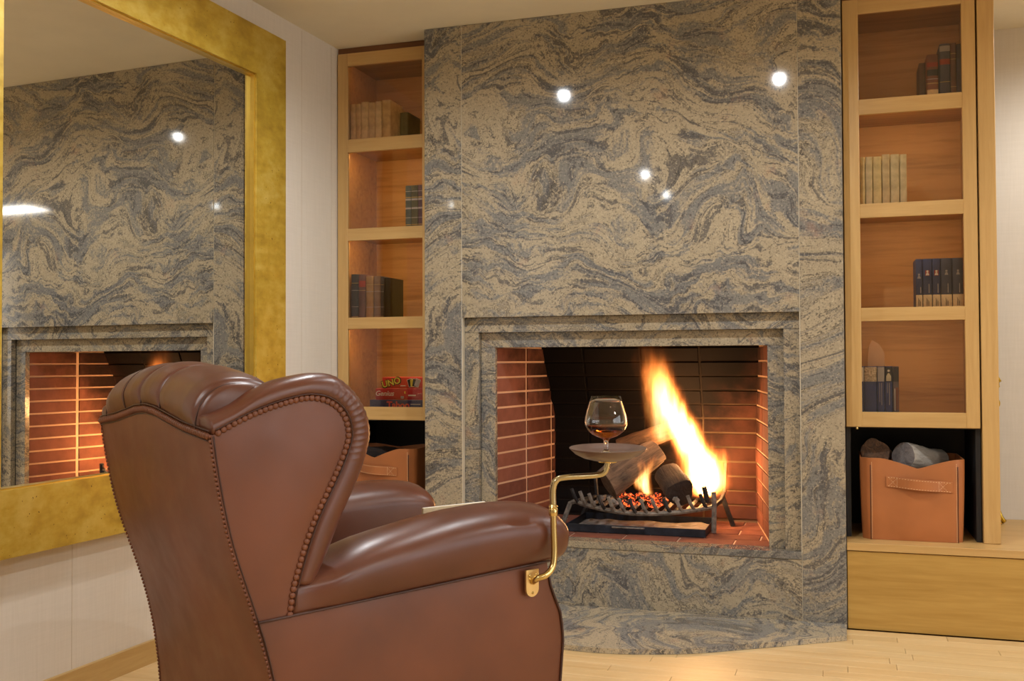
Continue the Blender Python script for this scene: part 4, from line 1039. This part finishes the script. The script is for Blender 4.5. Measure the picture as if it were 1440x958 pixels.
    o = cp(grid(fside, 24, 16), 'outside_arm', 'leather_brown', smooth=True)
    # front facing of the arm, rounded back under the roll
    rings = []
    for k in range(13):
        z = .10+.44*k/12; u = lerp_tab(fe, z); rings.append([Vector((u-.03, side(.004, far), z)), Vector((u+.0, side(.002, far), z)), Vector((u+.010, side(.02, far), z)), Vector((u+.014, side(.07, far), z)), Vector((u+.010, side(.13, far), z)), Vector((u-.01, side(.15, far), z)), Vector((u-.05, side(.155, far), z))])
    cp(MB().loft(rings, False), 'arm_front', 'leather_brown', smooth=True)
    cp(MB().tube([Vector((lerp_tab(fe, z), side(-.001, far), z)) for z in [.10+.40*k/16 for k in range(17)]], .0032, 8), 'piping', 'leather_dark', smooth=True)
    cp(MB().tube([Vector((.105+.80*k/24, side(-.0035, far), .500+.0347*(.105+.80*k/24-.105)/.80*1.0-.0+.003)) for k in range(25)], .0028, 8), 'piping', 'leather_dark', smooth=True)
    # corded edge of the back
    m = MB()
    for k in range(82):
        z = .10+.80*k/81
        q = bmesh.ops.create_icosphere(m.bm, subdivisions=1, radius=.0046)['verts']; bmesh.ops.scale(m.bm, vec=(.85, .8, 1.15), verts=q); bmesh.ops.translate(m.bm, vec=(sr_s(z)-.001, side(.0, far), z), verts=q)
    cp(m, 'bead_trim', 'leather_brown', smooth=True)['kind'] = 'stuff'
    cp(MB().tube([Vector((sr_s(z)+.007, side(-.001, far), z)) for z in [.10+.80*k/40 for k in range(41)]], .0018, 6), 'piping', 'leather_dark', smooth=True)
m = MB()
for k in range(72):
    v = .005+.77*k/71; p = fback(v/W, 1.0); q = bmesh.ops.create_icosphere(m.bm, subdivisions=1, radius=.0072)['verts']; bmesh.ops.scale(m.bm, vec=(.85, .74, 1.2), verts=q); bmesh.ops.translate(m.bm, vec=(p.x-.003, v, p.z-.004), verts=q)
cp(m, 'bead_trim', 'leather_brown', smooth=True)['kind'] = 'stuff'
cp(MB().tube([fback(k/40, 1.0)+Vector((-.002, 0, .0075)) for k in range(41)], .0018, 6), 'piping', 'leather_dark', smooth=True)
cp(MB().tube([fback(k/40, 1.0)+Vector((.000, 0, -.0150)) for k in range(41)], .0016, 6), 'piping', 'leather_dark', smooth=True)
# seat, rail, legs
subsurf(cp(MB().box(.24, .955, .165, .615, .335, .465, .03, 3), 'seat_cushion', 'leather_roll', smooth=True), 1)
cp(MB().box(.16, .90, .03, .75, .10, .33, .01, 2), 'seat_base', 'leather_brown', smooth=True, angle=40)
plain('leg_wood', srgb(58, 34, 22), .4)
for u in (.21, .87):
    for v in (.06, .72):
        cp(MB().lathe([(0, .0), (.016, .0), (.018, .01), (.026, .06), (.032, .10), (.032, .115), (0, .115)], (u, v, 0), 16), 'leg', 'leg_wood', smooth=True, angle=40)
# swivelling drinks tray bolted to the arm
lw = Vector
pv = -.026
o = MB(); outl = []
for k in range(24):
    a_ = math.pi*k/23; outl.append(Vector((.831-.020*math.cos(a_), 0, .478-.020*math.sin(a_))))
outl = [Vector((.811, 0, .526))]+outl+[Vector((.851, 0, .526))]
plate = cp(MB().prism([p+Vector((0, -.019, 0)) for p in outl], Vector((0, .006, 0))), 'mounting_plate', 'brass_plate')
for (u, z) in ((.820, .513), (.843, .513), (.831, .468)):
    cp(MB().ball((u, -.0195, z), .0036, 2, (1, 1, 1)), 'screw', 'brass', plate, smooth=True)
path = spline([(.831, -.020, .496), (.834, -.036, .507), (.852, -.046, .514), (.873, -.047, .532), (.881, -.045, .566), (.882, -.042, .62), (.882, -.040, .672)], 30)
cp(MB().tube(path, .0082, 14), 'support_rod', 'brass', smooth=True)
cp(MB().lathe([(0, -.016), (.0105, -.016), (.0118, -.012), (.0118, .000), (.010, .003), (.0118, .006), (.009, .012), (0, .012)], (.882, -.040, .676), 20), 'collar', 'brass', smooth=True, angle=40)
path = spline([(.882, -.040, .684), (.882, -.040, .728), (.889, -.046, .750), (.910, -.060, .757), (.973, -.100, .761), (.992, -.114, .769), (.998, -.118, .788), (.999, -.119, .800)], 40)
cp(MB().tube(path, [.0085 if k < 12 else .0074 for k in range(40)], 12), 'swivel_arm', 'brass_grey', smooth=True)
TC = Vector((.999, -.119, 0))
ty = cp(MB().lathe([(0, .799), (.026, .799), (.040, .800), (.064, .806), (.084, .816), (.095, .8265), (.0985, .830), (.0985, .8315), (.095, .8305), (.082, .822), (.062, .8145), (.035, .812), (0, .8115)], TC, 48), 'tray', 'tray_wood', smooth=True, angle=70)
ax_ = Vector((.795, -.607, 0)); pc = TC+Vector((0, 0, .806))-CO
for v_ in ty.data.vertices: v_.co = pc+Matrix.Rotation(math.radians(2.2), 3, ax_)@(v_.co-pc)
cp(MB().lathe([(0, .7935), (.024, .794), (.028, .798), (.028, .800), (0, .800)], TC, 28), 'tray_flange', 'brass', smooth=True, angle=40)
def chw(u, v, z): return CP0+CF*u+CL*v+Vector((0, 0, z))
# brandy glass standing on the tray
gp = chw(.996, -.116, .8135)
bgl = thing('brandy_glass', 'balloon brandy glass with a little cognac standing on the tray', 'glass', gp)
bz = lambda z: .041+(z-.0245)*.88
outer = [(0, .0), (.030, .0), (.031, .0012), (.022, .0035), (.009, .008), (.0060, .014), (.0056, .030), (.0068, .037)]+[(r, bz(z)) for r, z in [(.010, .0245), (.022, .029), (.036, .037), (.047, .049), (.0535, .064), (.0545, .074), (.053, .088), (.0485, .108), (.0425, .130), (.0375, .148)]]
inner = [(r, bz(z)) for r, z in [(.0367, .148), (.0416, .130), (.0475, .108), (.052, .088), (.0534, .074), (.0524, .064), (.046, .0502), (.035, .0385), (.021, .0308), (0, .0285)]]
MB().lathe(outer+inner, n=48).build('bowl', 'crystal', bgl, True)
lz = .068
MB().lathe([(0, bz(.0281)), (.0213, bz(.0304)), (.0354, bz(.0381)), (.0464, bz(.0498)), (.0526, bz(.063)), (lerp_tab([(bz(.0502), .0456), (bz(.064), .0528), (bz(.074), .0538)], lz), lz), (0, lz)], n=48).build('cognac', 'cognac', bgl, True, angle=60)
# cream booklet tucked between cushion and arm
bk = thing('booklet', 'cream booklet tucked upright inside the near arm of the armchair', 'booklet', chw(.745, .205, .468), math.atan2(CF.y, CF.x))
MB().box(-.10, .10, -.004, .004, 0, .205, .001, 1).build('cover', 'paper', bk)
MB().box(-.098, .0985, -.003, .003, .002, .2056).build('pages', 'print_white', bk)

# ================================================================ BRASS ornament beyond the end panel
bs = thing('brass_stand', 'ornate brass companion stand with leafy scrolls behind the bookcase end panel', 'brass stand', (.632, 4.90, BENCH)) 
MB().lathe([(0, 0), (.040, 0), (.044, .004), (.036, .012), (.018, .02), (.010, .05), (.012, .09), (.008, .13), (.0075, .56), (.011, .60), (.006, .64), (0, .66)], n=24).build('column', 'brass_ornate', bs, True, angle=50)
for k in range(4):
    a_ = k*math.pi/2; d = Vector((math.cos(a_), math.sin(a_), 0))
    MB().tube([d*.012+Vector((0, 0, .11)), d*.022+Vector((0, 0, .095)), d*.026+Vector((0, 0, .065)), d*.036+Vector((0, 0, .03)), d*.050+Vector((0, 0, .009)), d*.056+Vector((0, 0, .016))], [.004, .006, .007, .009, .010, .004], 10).build('leaf_foot', 'brass_ornate', bs, True)
    for j in range(3):
        MB().tube([d*.008+Vector((0, 0, .575+.012*j)), d*(.024+.008*j)+Vector((0, 0, .585+.02*j)), d*(.034-.002*j)+Vector((0, 0, .60+.020*j)), d*(.028-.004*j)+Vector((0, 0, .615+.018*j))], [.004, .007, .006, .002], 8).build('leaf', 'brass_ornate', bs, True)
rg = MB(); rg.tube([Vector((.018+.019*math.cos(2*math.pi*k/24), 0, .525+.022*math.sin(2*math.pi*k/24))) for k in range(25)], .0032, 8, cap=False); rg.build('ring_handle', 'brass_ornate', bs, True)
